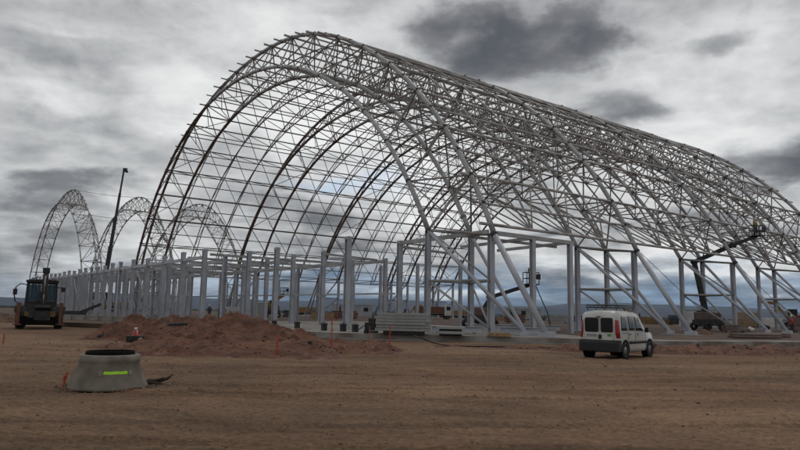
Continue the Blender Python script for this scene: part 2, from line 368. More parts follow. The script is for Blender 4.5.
    def mm(op, a, b_=None, c_=None):
        n = N.new('ShaderNodeMath'); n.operation = op
        for i_, v_ in enumerate((a, b_, c_)):
            if v_ is None: continue
            if isinstance(v_, (int, float)): n.inputs[i_].default_value = v_
            else: L.new(v_, n.inputs[i_])
        return n.outputs[0]
    X, Y = sp.outputs[0], sp.outputs[1]; H = 0.0; TM = 0.0
    for yy, ph in TRACKS:
        cx = mm('ADD', mm('MULTIPLY_ADD', X, .05, yy), mm('SINE', mm('MULTIPLY_ADD', X, .07, yy)))
        dd = mm('ABSOLUTE', mm('SUBTRACT', Y, cx)); mk_ = mm('LESS_THAN', dd, .21)
        tread = mm('GREATER_THAN', mm('SINE', mm('ADD', mm('MULTIPLY', X, 34.0), mm('MULTIPLY', dd, 22.0))), 0.0)
        H = mm('MULTIPLY_ADD', mm('MULTIPLY', mk_, tread), 1.0, H); TM = mm('MULTIPLY_ADD', mk_, mm('MULTIPLY_ADD', tread, .25, .35), TM)
    H = mm('MULTIPLY', H, ramp(nz(.5, 3), .42, .58, (0, 0, 0), (1, 1, 1)))
    vo2 = N.new('ShaderNodeTexVoronoi'); vo2.inputs['Scale'].default_value = 20; L.new(tc.outputs['Object'], vo2.inputs['Vector'])
    grit = ramp(vo2.outputs['Distance'], .08, .3, (1, 1, 1), (0, 0, 0)); gsel = ramp(vo2.outputs['Color'], .35, .75, (0, 0, 0), (1, 1, 1)); gm = mm('MULTIPLY', mm('MULTIPLY', grit, gsel), ramp(nz(.9, 4), .42, .6, (0, 0, 0), (1, 1, 1)))
    gcol = N.new('ShaderNodeRGB'); gcol.outputs[0].default_value = (.33, .255, .19, 1); c = mix(mm('MULTIPLY', gm, .75), c, gcol.outputs[0])
    b4 = N.new('ShaderNodeBump'); b4.inputs['Strength'].default_value = .8; b4.inputs['Distance'].default_value = .02; L.new(gm, b4.inputs['Height']); L.new(b2.outputs[0], b4.inputs['Normal']); b2 = b4
    tcol = N.new('ShaderNodeRGB'); tcol.outputs[0].default_value = (.075, .046, .03, 1)
    c = mix(mm('MINIMUM', mm('MULTIPLY', TM, ramp(nz(.5, 3), .42, .58, (0, 0, 0), (1, 1, 1))), .7), c, tcol.outputs[0]); L.new(c, b.inputs['Base Color'])
    b3 = N.new('ShaderNodeBump'); b3.inputs['Strength'].default_value = 1; b3.inputs['Distance'].default_value = .03; L.new(H, b3.inputs['Height']); L.new(b2.outputs[0], b3.inputs['Normal'])
    L.new(b3.outputs[0], b.inputs['Normal'])
    mb = MB(); mb.add(vs, fs, 0, True)
    tag(mb.build('ground', m, fix=False), kind='structure')
make_ground()
mat('yard_earth', (.055, .032, .022), .97, 0, .3, .35, col2=(.105, .064, .042), bump=.6, bscale=3)

# far hills on the horizon
def make_hills():
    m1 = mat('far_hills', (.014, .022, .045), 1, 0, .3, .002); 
    for k, (dist, base, amp, o) in enumerate(((5200, -12, 62, 3.3), (6800, -12, 108, 8.8))):
        n = 220; vs = []; fs = []
        prof = [(-500, -10), (-250, .55), (-60, 1), (260, .85), (520, .35)]
        for i in range(n + 1):
            a = -1.25 + 2.5 * i / n
            h = amp * (.74 + .62 * noise.fractal(Vector((a * 4.5 + o, o, 0)), .85, 2.1, 6) + .10 * sin(a * 2.3 + o)) * (.62 + .38 * min(1, max(0, (a + .62) / .35))) * 1.0
            for rr, hh in ((-700, -14), (-350, h * .45), (0, h), (900, -14)):
                vs.append(((dist + rr) * sin(a), (dist + rr) * cos(a), hh + (12 * noise.noise(Vector((a * 40, rr * .01, o))) if hh > 0 and hh < h else 0)))
        for i in range(n):
            for j in range(3): fs.append((i * 4 + j, i * 4 + j + 1, i * 4 + j + 5, i * 4 + j + 4))
        mb = MB(); mb.add(vs, fs, 0, True); tag(mb.build('hills', m1), kind='structure')
make_hills()

# ---------------------------------------------------------------- concrete slab
def make_slab():
    front = [at(x, y, SLAB) for x, y in ((60, 322), (150, 325.5), (262, 329.5), (340, 333), (430, 335), (500, 336.6), (575, 338.6), (640, 340.4), (672, 341.3), (760, 341.6), (850, 342.5))]
    back = [at(x, y, SLAB) for x, y in ((860, 341.2), (760, 340.4), (672, 340.0), (590, 336.8), (480, 327.5), (370, 321.5), (262, 321))]
    mb = MB(); mb.prism([(p.x, p.y) for p in front[2:] + back], -.5, SLAB, axis='z'); o = mb.build('foundation_slab', [MT['slab']])
    tag(o, 'pale concrete foundation slab at the front of the steel frame', 'slab')
    fr2 = [p + Vector((0, .05, 0)) for p in front]; yd = [W(18, -50, SLAB), W(18, 50, SLAB), W(16, 175, SLAB), W(-3, 185, SLAB)]
    mb = MB(); mb.prism([(p.x, p.y) for p in fr2 + yd], -.5, SLAB - .006, axis='z'); tag(mb.build('yard_ground', [bpy.data.materials['yard_earth']]), kind='structure')
    # rough kerb-like strip of blinding concrete along the foot of the edge
    mb = MB()
    for a, b in zip(front[2:-1], front[3:]):
        n = 8
        for i in range(n):
            p = a.lerp(b, i / n); q = a.lerp(b, (i + 1) / n); d = (q - p).normalized(); nrm = Vector((d.y, -d.x, 0))
            w = .18 + .12 * random.random(); h = .06 + .07 * random.random()
            mb.box(((p + q) / 2 + nrm * (w / 2 + .004)) * Vector((1, 1, 0)) + Vector((0, 0, h / 2 - .03)), ((q - p).length * 1.0, w, h + .06), atan2(d.y, d.x))
    tag(mb.build('concrete_footing_strip', [MT['concrete']]), 'rough low strip of spilled concrete along the foot of the slab edge', 'footing strip')
make_slab()

# ---------------------------------------------------------------- hangar frame
TS = 1.0
def truss_parts(root, s0, t0=0, thick=.205, brown=True, main=True, top_off=0):
    """one big arch: outer chord on the centre line, two inner chords, pyramid webbing, towers and splayed legs at both ends"""
    so_, si = s0 + .5, (s0, s0 + 1)
    cols = [MT['steel'], MT['brown_steel']]
    def chord(fn, s, k0, k1, name, parent, r):
        mb = MB(); n = int((k1 - k0) * 3)
        ks = [k0 + (k1 - k0) * i / n for i in range(n + 1)]
        kb = -2.0 if brown else -99  # chord darkened past the crown: backlighting put into its colour
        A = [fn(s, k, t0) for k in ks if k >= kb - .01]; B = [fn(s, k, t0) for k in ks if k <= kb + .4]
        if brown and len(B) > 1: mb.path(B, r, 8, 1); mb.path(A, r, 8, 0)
        else: mb.path(A, r, 8, 0)
        return mb.build(name, cols, parent)
    oc = chord(OUT, so_, -10, 10, 'arch_truss' if main else 'outer_chord', root, thick)
    hold = oc if main else root
    for s in si: chord(INN, s, -9.5, 9.5, 'inner_chord', hold, thick * .95)
    mb = MB()
    for k in range(-10, 11):
        o_ = OUT(so_, k, t0)
        for s in si:
            for kk in (k - .5, k + .5):
                if abs(kk) <= 9.6: mb.tube(o_, INN(s, kk, t0), .075, 5, caps=False)
        if abs(k) < 10: mb.tube(OUT(so_, k, t0), (INN(si[0], k, t0) + INN(si[1], k, t0)) / 2, .06, 5, caps=False)
    for i in range(-10, 10):
        mb.tube(INN(si[0], i + .5, t0), INN(si[1], i + .5, t0), .07, 5, caps=False)
        if i < 9: mb.tube(INN(si[i % 2], i + .5, t0), INN(si[(i + 1) % 2], i + 1.5, t0), .055, 5, caps=False)
    for k in range(-10, 11):
        p = OUT(so_, k, t0); mb.ball(p, .27, 8, 5, mi=1)
        if abs(k) < 10: q = OUT(so_, k + .5, t0); mb.tube(q - UX * .16, q + UX * .16, thick + .03, 8, mi=1)
        for s in si:
            if k < 10: mb.ball(INN(s, k + .5, t0), .24, 7, 5, mi=1)
    for i in range(-9, 10, 3):
        for s in si: q = INN(s, i + .1, t0); q2 = INN(s, i + .15, t0); mb.tube(q, q2, thick + .03, 8, mi=0)
    mb.build('web_bracing', [MT['tube'], MT['dark']], hold)
    for sg in (-1, 1):
        C = W(so_, t0 + sg * 41.9, 0); topz = OUT(so_, 10, t0).z
        foot = W(so_, t0 + sg * 46.85, SLAB + .15); foot2 = W(so_, t0 + sg * 45.1, SLAB + .15)
        ends = [INN(s, -sg * 9.5, t0) for s in si]
        for e in ends:
            mb = MB(); mb.hsec((e.x, e.y, Z0 + .03), (e.x, e.y, e.z), .36, .36, VX, .05); mb.box((e.x, e.y, Z0 + .03), (.7, .7, .05), YAW); mb.build('support_column', MT['column'], hold)
        mb = MB(); mb.hsec((C.x, C.y, Z0 + .03), (C.x, C.y, topz + .1), .38, .38, VX, .05); mb.box((C.x, C.y, Z0 + .03), (.75, .75, .05), YAW); mb.build('support_column', MT['column'], hold)
        mb = MB(); mb.tube(OUT(so_, -sg * 10, t0), foot, .21, 8); mb.box(foot, (.8, .8, .3), YAW); mb.build('splayed_leg', MT['column'], hold)
        mb = MB()
        for e in ends: mb.tube(e, foot2, .14, 6)
        mb.box(foot2, (.5, .5, .3), YAW); mb.build('raking_brace', MT['column'], hold)
        mb = MB(); mz = (ends[0].z + Z0) / 2
        tc_ = Vector((C.x, C.y, topz)); mc = Vector((C.x, C.y, mz))
        pm = [Vector((e.x, e.y, mz)) for e in ends]; pt = [e + Vector((0, 0, .05)) for e in ends]
        for a, b, r in ((pt[0], pt[1], .1), (pt[0], tc_, .1), (pt[1], tc_, .1), (pm[0], pm[1], .1), (pm[0], mc, .1), (pm[1], mc, .1),
                        (pm[0], Vector((C.x, C.y, Z0 + .3)), .09), (pm[1], Vector((C.x, C.y, Z0 + .3)), .09), (pt[0], mc, .07)):
            mb.tube(a, b, r, 6)
        mb.build('tower_tie', MT['steel'], hold)
        # concrete pads under the feet, in the ground
        mb = MB(); c = (foot + foot2) / 2
        mb.box((c.x, c.y, .2), (1.3, 3.2, .42), YAW - pi / 2 + pi / 2); mb.build('foot_pad', MT['concrete'], hold)
    return oc

hangar = empty('hangar_frame', W(0, 0, 0) * Vector((1, 1, 0)))
hangar.location = (0, 0, 0)
tag(hangar, 'huge barrel-vaulted lattice of bare steel arches, the largest frame in the photo', 'building frame')
FR = (0, 4, 8, 12, 15)
for f in FR: truss_parts(hangar, f)
# outer purlins on every half node, inner purlins on every inner node
S_END = 16.0
for j in range(-20, 21):
    k = j / 2 if j < 20 else 9.85; mb = MB(); full = j % 2 == 0
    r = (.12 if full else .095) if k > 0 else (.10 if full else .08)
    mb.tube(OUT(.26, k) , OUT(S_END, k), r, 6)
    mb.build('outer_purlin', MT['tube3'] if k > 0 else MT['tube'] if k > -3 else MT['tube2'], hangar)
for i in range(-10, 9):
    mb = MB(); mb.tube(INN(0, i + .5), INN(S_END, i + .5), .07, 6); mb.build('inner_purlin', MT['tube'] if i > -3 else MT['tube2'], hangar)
main_si = {f for f in FR} | {f + 1 for f in FR}; main_so = {f + .5 for f in FR}
for si in range(0, 17):
    if si in main_si: continue
    mb = MB(); mb.path([INN(si, k / 2) for k in range(-19, 18)], .085, 6); mb.build('inner_rib', MT['tube2'], hangar)
for q in range(0, 16):
    s = q + .5
    if s in main_so: continue
    mb = MB(); mb.path([OUT(s, min(9.85, k / 2)) for k in range(-20, 21)], .085, 6); mb.build('outer_rib', MT['tube'], hangar)
    mb = MB()
    for k in range(-10, 10):
        for si in (q, q + 1):
            for kk in (k - .5, k + .5):
                if -9.6 <= kk < 9: mb.tube(OUT(s, k), INN(si, kk), .058, 5, caps=False)
    for si in (q, q + 1): mb.tube(OUT(s, 9.85), INN(si, 8.5), .065, 5, caps=False); mb.tube(OUT(s, 9.85), OUT(si, 9), .065, 5, caps=False); mb.tube(OUT(si, 9.85), INN(si, 8.5), .06, 5, caps=False)
    for k in (7, 8):
        for sg in (-.5, .5): mb.tube(OUT(s, k + .5), OUT(s + sg, k), .05, 5, caps=False)
    mb.build('web_bracing', MT['tube'], hangar)
# thin wire guys on the near flank
for f in (4, 8):
    mb = MB(); mb.tube(OUT(f - .5, 9), W(f + 2.6, -45, SLAB), .025, 5); mb.build('guy_wire', MT['rope'], hangar)
# light columns along both flanks between the arches
for sg in (-1, 1):
    for s in ((1.5, 2.5) if sg < 0 else (2.5, 6.5, 10.5, 14.5)):
        p = W(s, sg * 41.9, 0); mb = MB(); w = .34 if sg < 0 else .3
        mb.hsec((p.x, p.y, Z0), (p.x, p.y, 7.45), w, w, VX, .04); mb.build('side_column', MT['column'], hangar)
mb = MB(); mb.bar(W(.5, -41.9, 7.55), W(2.6, -41.9, 7.5), .22, .3); mb.build('eaves_beam', MT['steel'], hangar)
mb = MB(); mb.bar(W(.2, -40.2, 7.35), W(2.6, -40.2, 7.3), .16, .2); mb.build('eaves_beam', MT['steel'], hangar)
for s in (1.5, 2.5):
    mb = MB(); mb.bar(W(s, -41.7, 7.5), W(s, -34, 7.35), .18, .24); mb.build('eaves_beam', MT['steel'], hangar)

# isolated arches of the next hangar
FL = ['slender steel arch standing leftmost, behind the loader', 'middle one of the three separate distant arches, beside the crane boom', 'rightmost of the three separate distant arches, seen through the big vault']
for i, s0 in enumerate((.7, 4.67, 8.72)):
    r = empty('steel_arch'); tag(r, FL[i], 'arch truss', 'separate arches of the next hangar')
    truss_parts(r, s0, 127.6, .17, False, False)
for k, s_a, lab in ((2, 1.2, 'upper thin cable between the leftmost and the middle distant arch'), (6, 1.2, 'lower thin cable between the leftmost and the middle distant arch'), (2, 5.17, 'upper thin cable between the middle and the rightmost distant arch'), (6, 5.17, 'lower thin cable between the middle and the rightmost distant arch')):
    a = OUT(s_a, k, 127.6); b = OUT(s_a + 4, k, 127.6); n = 12; mb = MB()
    mb.path([a.lerp(b, i / n) - Vector((0, 0, 1.6 * (i / n) * (1 - i / n))) for i in range(n + 1)], .05, 5)
    tag(mb.build('stay_cable', MT['rope']), lab, 'cable', 'stay cables between the distant arches')

# ---------------------------------------------------------------- annex of columns across the front
annex = empty('annex_frame'); tag(annex, 'long row of pale grey upright columns and beams across the front of the vault', 'column frame')
def sw(m): return m / W_
rows = {}
def acol(m_, t, top, w=.42, m=None, nm='column'):
    p = W(sw(m_), t, 0); mb = MB()
    mb.hsec((p.x, p.y, Z0 + .02), (p.x, p.y, top), w, w, VX if random.random() < .8 else UX, .05)
    mb.box((p.x, p.y, Z0 + .03), (w * 1.7, w * 1.7, .05), YAW); mb.box((p.x, p.y, top - .15), (w * 1.04, w * 1.04, .2), YAW)
    mb.build(nm, m or MT['column'], annex)
TG = 6.1
ncol = 0
def arow(m_, t0, t1, top, w, step=TG, skip=(), nm='column'):
    global ncol
    t = t0; i = 0
    while t < t1:
        if t > 18 and m_ < -2 and m_ > -8: step = 4.1
        if i not in skip: acol(m_, t, top + random.uniform(-.12, .12), w, nm=nm); ncol += 1
        t += step; i += 1
arow(-3, -31.3, 88, 7.7, .41, skip=(1,))
arow(-7, -11.4, 92, 7.7, .41); arow(-5, 5, 92, 7.4, .44, 9.15)
arow(1.7, -31.9, -14, 7.6, .38, skip=(1,)); arow(1.7, -13.6, 70, 7.5, .38)
arow(8.5, -20.6, 60, 7.3, .34)
arow(13.0, -27, 40, 7.0, .28, 6.7, nm='slim_column')
print('annex columns', ncol)
def beam(a, b, w=.26, h=.36, m=None, name='beam'):
    mb = MB(); mb.bar(a, b, w, h); mb.build(name, m or MT['steel'], annex)
beam(W(sw(-7), -11.4, 6.8), W(sw(-7), 92, 6.8), .22, .32, MT['column'])
beam(W(sw(-3), -7, 6.9), W(sw(-3), 88, 6.9), .24, .4, MT['column'])
beam(W(sw(1.9), -41.9, 7.58), W(sw(1.7), -31.9, 7.45), .22, .3)
beam(W(sw(1.7), -13.6, 6.9), W(sw(1.7), 88, 6.9))
beam(W(sw(8.5), -20.6, 6.9), W(sw(8.5), 60, 6.9), .2, .3)
beam(W(sw(-3), -31.3, 5.6), W(sw(-3), 20, 5.6), .1, .12); beam(W(sw(1.7), -31.3, 3.3), W(sw(1.7), 60, 3.3), .1, .14)
for i in range(17):
    t = -13.0 + i * TG
    beam(W(sw(-7), t + .2, 7.0), W(sw(8.5), t + .2, 7.0), .18, .24)
for t in (-31.6, -20.1): beam(W(sw(1.7), t, 7.2), W(sw(8.5), t + 1, 7.1), .16, .2)
for i in range(3, 16, 3):
    t = -13.0 + i * TG; mb = MB(); mb.tube(W(sw(-7), t, .8), W(sw(-7), t + TG, 6.6), .06, 6); mb.build('diagonal_brace', MT['steel'], annex)

# ---------------------------------------------------------------- bolted pedestals on the slab
ped = None
PL = ['leftmost of the dark stub pedestals on the slab, right of the tallest earth heap', 'second dark stub pedestal from the left along the slab edge', 'dark stub pedestal on the slab behind the tall orange marker pole',
      'dark stub pedestal right of the orange pole, under the tall slim column', 'rightmost dark stub pedestal, left of the black generator']
for i, (px, py) in enumerate(((274, 328), (297, 329.5), (324, 331.5), (343, 332.3), (355, 333))):
    p = at(px, py - 1.0, SLAB)
    if ped is None:
        ped = empty('pedestal'); mb = MB(); mb.box((0, 0, .22), (.32, .32, .44)); mb.build('block', MT['dark'], ped)
        mb = MB()
        for a in (-.1, .1):
            for b in (-.1, .1): mb.tube((a, b, .44), (a, b, .62), .02, 6)
        mb.box((0, 0, .475), (.4, .4, .06)); mb.build('anchor_bolts', MT['dark'], ped); o = ped
    else: o = copy_tree(ped)
    o.location = p; o.rotation_euler.z = -YAW; tag(o, PL[i], 'pedestal', 'stub pedestals along the slab edge')

# ---------------------------------------------------------------- stacked panels and girders on the slab
def rot_between(a, b): d = b - a; return atan2(d.y, d.x)
a_ = at(378, 334, SLAB); b_ = at(430, 335.3, SLAB); rz = rot_between(a_, b_); mid = (a_ + b_) / 2 + Vector((0, 1.0, 0)); Ls = (b_ - a_).length
for i in range(2):
    mb = MB(); mb.box((0, 0, .1), (Ls * .8, .22, .2)); o = mb.build('timber_bearer', MT['black'], bevel=.01)
    o.location = mid + Vector((0, -.75 + i * 1.5, 0)) * 1.0; o.rotation_euler.z = rz
    tag(o, ('black bearer beam under the front of the tall panel stack', 'black bearer beam under the back of the tall panel stack')[i], 'bearer', 'bearers under the panel stack')
NL = ['bottom', 'second from bottom', 'third from bottom', 'third from top', 'second from top', 'topmost']
for k in range(6):
    mb = MB(); mb.box((0, 0, 0), (Ls * (1 - .015 * (k % 3)), 2.0, .17))
    for q in range(9): mb.box((-Ls * .46 + q * Ls * .115, -1.012, 0), (.02, .02, .12))
    o = mb.build('grey_panel', MT['panel'], bevel=.012); o.location = mid + Vector((random.uniform(-.05, .05), random.uniform(-.04, .04), .2 + .1 + k * .193)); o.rotation_euler.z = rz
    tag(o, NL[k] + ' grey flat panel of the tall stack on the slab edge', 'panel', 'grey panels in the tall stack')
a2 = at(437, 336, SLAB); b2 = at(466, 336.6, SLAB)
for k in range(2):
    mb = MB(); L2 = (b2 - a2).length; mb.box((0, 0, 0), (L2, .9, .16)); mb.box((0, 0, -.14), (L2 * .8, .12, .12), mi=1)
    o = mb.build('grey_panel', [MT['panel'], MT['black']], bevel=.01); o.location = (a2 + b2) / 2 + Vector((0, .8, .2 + k * .3)); o.rotation_euler.z = rz
    tag(o, ('lower grey panel of the low pair lying on black blocks between two columns', 'upper grey panel of the low pair lying between two columns')[k], 'panel', 'grey panels in the low pair')
for k, (p1, p2, lab) in enumerate((((432, 333.2), (482, 334), 'long steel girder lying on the slab left of the widest column'), ((468, 330), (560, 331.5), 'long steel girder lying on the slab beside the widest column'), ((500, 334.5), (556, 335.6), 'short girder lying near the slab edge left of the white van'), ((215, 326), (262, 327), 'thin girder lying behind the tall earth heap'))):
    p = at(*p1, SLAB); q = at(*p2, SLAB); mb = MB(); mb.hsec(p + Vector((0, 0, .3)), q + Vector((0, 0, .3)), .3, .4, (0, 0, 1), .03); c = (p + q) / 2; 
    for f in (.15, .85): e = p.lerp(q, f); mb.box((e.x, e.y, SLAB + .05), (.12, .7, .1), 0, 1)
    tag(mb.build('steel_girder', [MT['column'], MT['wood']]), lab, 'girder', 'girders lying on the slab')
p = at(499, 336.5, SLAB); mb = MB()
for i in range(5): mb.box((0, -.3 + i * .15, .06 + (i % 2) * .0), (1.5, .12, .12), (i - 2) * .01)
for i in range(3): mb.box((.05, -.2 + i * .2, .185), (1.3, .14, .12), .03)
o = mb.build('timber_pile', MT['wood'], bevel=.008); o.location = p; o.rotation_euler.z = rz; tag(o, 'small pile of pale timber battens on the slab under the tall column', 'timber pile')
# black generator-like unit left of the panel stack
g = empty('generator', at(371, 333.5, SLAB), rz); tag(g, 'small black generator set standing just left of the panel stack', 'generator')
mb = MB(); mb.box((0, 0, .45), (.75, .6, .5)); mb.build('body', MT['black'], g, bevel=.02)
mb = MB(); mb.box((0, 0, .1), (.85, .6, .12)); mb.tube((-.3, -.35, .12), (-.3, .35, .12), .12, 10); mb.build('skid', MT['black'], g)
mb = MB(); mb.box((.05, 0, .85), (.4, .4, .28)); mb.tube((.1, 0, 1.0), (.1, 0, 1.25), .05, 8); mb.build('engine_housing', MT['dark'], g, bevel=.02)
mb = MB(); mb.path([(-.4, 0, .5), (-.6, 0, .42), (-.85, 0, .2), (-1.0, 0, .25)], .03, 6); mb.build('tow_handle', MT['black'], g)
# hose over the slab edge
mb = MB(); pts = [at(x, y, z) for x, y, z in ((414, 335.5, SLAB + .04), (422, 338.3, SLAB + .03), (432, 342.5, .2), (445, 345.3, .1), (470, 346.3, .08), (505, 346.6, .08), (540, 347.3, .08), (562, 348.5, .08))]
mb.path(pts, .035, 8); tag(mb.build('hose', MT['black']), 'black hose sagging over the slab edge below the panel stack', 'hose')

# ---------------------------------------------------------------- earth heaps
def heap(px, py, L, Wd, H, lab, seed, peaks, rough=.16, m=None, rz_=0.0, res=.16, g='earth heaps along the slab'):
    c = at(px, py, 0); nx = int(L / res); ny = int(Wd / res); vs = []; fs = []
    for j in range(ny + 1):
        for i in range(nx + 1):
            x = -L / 2 + L * i / nx; y = -Wd / 2 + Wd * j / ny
            h = 0
            for qx, qy, qr, qh in peaks:
                d = sqrt((x - qx) ** 2 + ((y - qy) * 1.15) ** 2) / qr
                d *= 1 + .25 * noise.noise(Vector((x * .8 + seed, y * .8, qx)))
                h = max(h, qh * max(0, 1 - d ** 1.15))
            e = min(1, (1 - abs(x) / (L / 2)) * 4, (1 - abs(y) / (Wd / 2)) * 4)
            h = h * H + rough * (noise.fractal(Vector((x * 1.3 + seed, y * 1.3, 0)), .9, 2.1, 6) + .25) * min(1, h * 4 + .45)
            cl = noise.noise(Vector((x * 5.5, y * 5.5, seed)));
            if cl > .25: h += (cl - .25) * .22
            vs.append((x, y, h * max(0, min(1, e)) - .07 * (1 - max(0, min(1, e)))))
    nx1 = nx + 1
    fs = [(j * nx1 + i, j * nx1 + i + 1, (j + 1) * nx1 + i + 1, (j + 1) * nx1 + i) for j in range(ny) for i in range(nx)]
    mb = MB(); mb.add(vs, fs, 0, False)
    n0 = len(mb.v)
    for q in range(int(L * Wd * 5)):                     # clods and stones on the flanks
        i = random.randrange(len(vs)); x, y, z = vs[i]
        if z < .03: continue
        r = random.uniform(.015, .05) if random.random() < .93 else random.uniform(.05, .12)
        mb.ball((x, y, z + r * .4), r, 5, 4, (random.uniform(.8, 1.4), random.uniform(.8, 1.3), random.uniform(.5, .9)), 1 if random.random() < .07 else 0)
    o = mb.build('earth_heap', [m or MT['mound'], MT['pale_stone']], fix=False); o.location = c; o.rotation_euler.z = rz_
    tag(o, lab, 'earth heap', g); return o
MT['pale_stone'] = mat('pale_stone', (.2, .16, .13), .95)
MT['mound2'] = mat('brown_spoil', (.12, .07, .045), .97, 0, .35, 2.5, bump=.9, bscale=9)
heap(234, 341, 12, 8.5, 1.0, 'tallest red-brown earth heap, pointed, right of the traffic cone', 3, [(-.1, .6, 3.8, 1.62), (-2.8, .6, 3.2, 1.25), (2.2, -.6, 3.0, 1.0), (-1.6, -1.8, 3.0, .85), (3.6, -1.2, 2.6, .65), (.4, -2.4, 2.8, .65), (-3.6, -1.8, 2.2, .5), (4.6, .3, 1.8, .4)], .24)
heap(163, 339, 9.6, 7.0, 1.0, 'long rounded earth heap behind the traffic cone', 8, [(-1.9, .5, 2.9, 1.25), (.4, .6, 3.0, 1.35), (2.6, .3, 3.0, 1.3), (-3.3, .5, 1.9, .8), (3.9, -.6, 2.4, .9), (2.0, -1.5, 2.4, .6)], .24)
heap(226, 352.5, 11, 6.5, 1.0, 'low broad tongue of red spoil spilling forward from the tallest heap', 61, [(-2.6, .8, 2.4, .55), (0, .6, 2.8, .62), (2.6, .6, 2.4, .5), (-1, -1.2, 2.2, .3), (1.8, -1.2, 2.2, .28), (4, .2, 1.8, .3)], .2)
heap(318, 350, 9.0, 4.4, 1.0, 'low lumpy ridge of spoil in front of the slab, between orange markers', 15, [(-2, .4, 2.1, .42), (0, .8, 2.4, .4), (2.5, .7, 2.1, .36), (-3.2, -.2, 1.6, .3), (1, -1, 1.8, .22)], .2)
heap(165, 348, 7, 2.8, 1.0, 'flat apron of red soil at the foot of the long heap', 22, [(-3, 0, 1.8, .16), (0, .2, 2.2, .2), (3, 0, 1.8, .2)], .10)
heap(705, 339.5, 3.2, 3.0, 1.0, 'round brown earth clump on the slab between leaning legs at right', 31, [(0, 0, 1.3, .85)], .1, MT['mound2'])
heap(668, 352.3, 14, 3.6, 1.0, 'low red earth bank along the slab to the right of the van', 37, [(-4.5, .4, 2.4, .34), (-1.5, .5, 2.8, .42), (1.2, .4, 2.4, .36), (3.6, .5, 2.6, .4), (5.6, .4, 2.0, .3)], .1)
heap(795, 352.6, 12, 3.4, 1.0, 'low red earth bank at the right edge of the picture', 41, [(-3.5, .4, 2.4, .34), (-.8, .5, 2.6, .4), (2, .4, 2.4, .36), (4, .4, 2, .3)], .09)
heap(520, 348.5, 12, 1.6, 1.0, 'thin strip of loose soil under the slab edge left of the van', 44, [(-3.5, 0, 1.4, .1), (0, .1, 1.6, .14), (3, 0, 1.3, .1)], .06)
heap(6, 322, 14, 6, 1.0, 'reddish spoil bank beyond the loader at the left edge', 47, [(-3, 0, 4, 1.3), (2, 0, 3.4, 1.0)], .2, MT['mound2'])

MHC = at(108, 387.5, 0)
def scatter_stones():
    mb = MB()
    for i in range(2600):
        y = 4.5 + 32 * random.random() ** 1.5; x = random.uniform(-.72, .72) * y * 1.05
        r = random.uniform(.004, .012) * (1 + y / 18); r *= 1.8 if random.random() < .06 else 1
        mb.ball((x, y, ground_z(x, y) + r * .3), r, 5, 4, (random.uniform(.8, 1.5), random.uniform(.8, 1.4), random.uniform(.5, .8)), random.choice((0, 0, 0, 1)))
    for i in range(420):
        a = random.uniform(0, 2 * pi); rr_ = .84 + abs(random.gauss(0, .13)); r = random.uniform(.008, .035)
        x = MHC.x + rr_ * cos(a); y = MHC.y + rr_ * sin(a); mb.ball((x, y, ground_z(x, y) + r * .25), r, 5, 4, (1.2, 1, .6), random.choice((0, 0, 0, 0, 1)))
    tag(mb.build('gravel', [MT['mound2'], MT['pale_stone'], MT['black']], fix=False), 'loose stones and clods scattered over the bare earth', 'gravel', kind='stuff')
scatter_stones()

# ---------------------------------------------------------------- concrete manhole cone
mc = at(108, 389, 0); mc = at(108, 387.5, 0); mc.z = ground_z(mc.x, mc.y) - .02
S = 1.0
mh = empty('manhole_cone', mc); tag(mh, 'squat concrete manhole cone with a black open top and a bright green strip', 'manhole cone')
k_ = (mc.y) / F_PX
R0, R1, Hc = 36.5 * k_, 26.6 * k_, 32.0 * k_
mb = MB(); mb.lathe([(R0, 0), (R0 - .004, .05), (R1 + .005, Hc * .76), (R1 + .03, Hc * .79), (R1 + .03, Hc - .02), (R1 - .02, Hc), (R1 - .075, Hc), (R1 - .09, Hc - .03), (R1 - .1, Hc * .6), (R0 - .14, 0)], n=64); o = mb.build('shell', MT['cone_concrete'], mh)
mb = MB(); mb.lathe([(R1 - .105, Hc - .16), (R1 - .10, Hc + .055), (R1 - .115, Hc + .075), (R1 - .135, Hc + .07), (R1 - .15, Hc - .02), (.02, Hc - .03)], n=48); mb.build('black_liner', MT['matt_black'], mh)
# strip with two end lugs, curved on the face of the cone
def cone_r(h): return R0 + (R1 + .005 - R0) * h / (Hc * .76)
def strip(h0, h1, a0, a1, off, m_, name, n=14, amp=0):
    mb = MB(); vs = []
    for i in range(n + 1):
        a = a0 + (a1 - a0) * i / n
        for h, o_ in ((h0, -.01), (h1, -.01), (h1, off), (h0, off)):
            hh = h + amp * sin(i * 1.1)
            r = cone_r(hh) + o_; vs.append((r * sin(a), -r * cos(a), hh))
    mb.add(vs, [(i * 4 + j, i * 4 + (j + 1) % 4, i * 4 + 4 + (j + 1) % 4, i * 4 + 4 + j) for i in range(n) for j in range(4)] + [(0, 1, 2, 3), (n * 4 + 3, n * 4 + 2, n * 4 + 1, n * 4)])
    mb.build(name, m_, mh)
hs = Hc * .50
ac = atan2(mc.x, mc.y)
aF = -ac + .20
strip(hs - .025, hs + .035, aF - .36, aF + .36, .014, MT['neon'], 'green_strip', amp=.003)
for a in (aF - .44, aF + .44): strip(hs - .045, hs + .055, a - .06, a + .06, .03, MT['cone_concrete'], 'lug', 4)

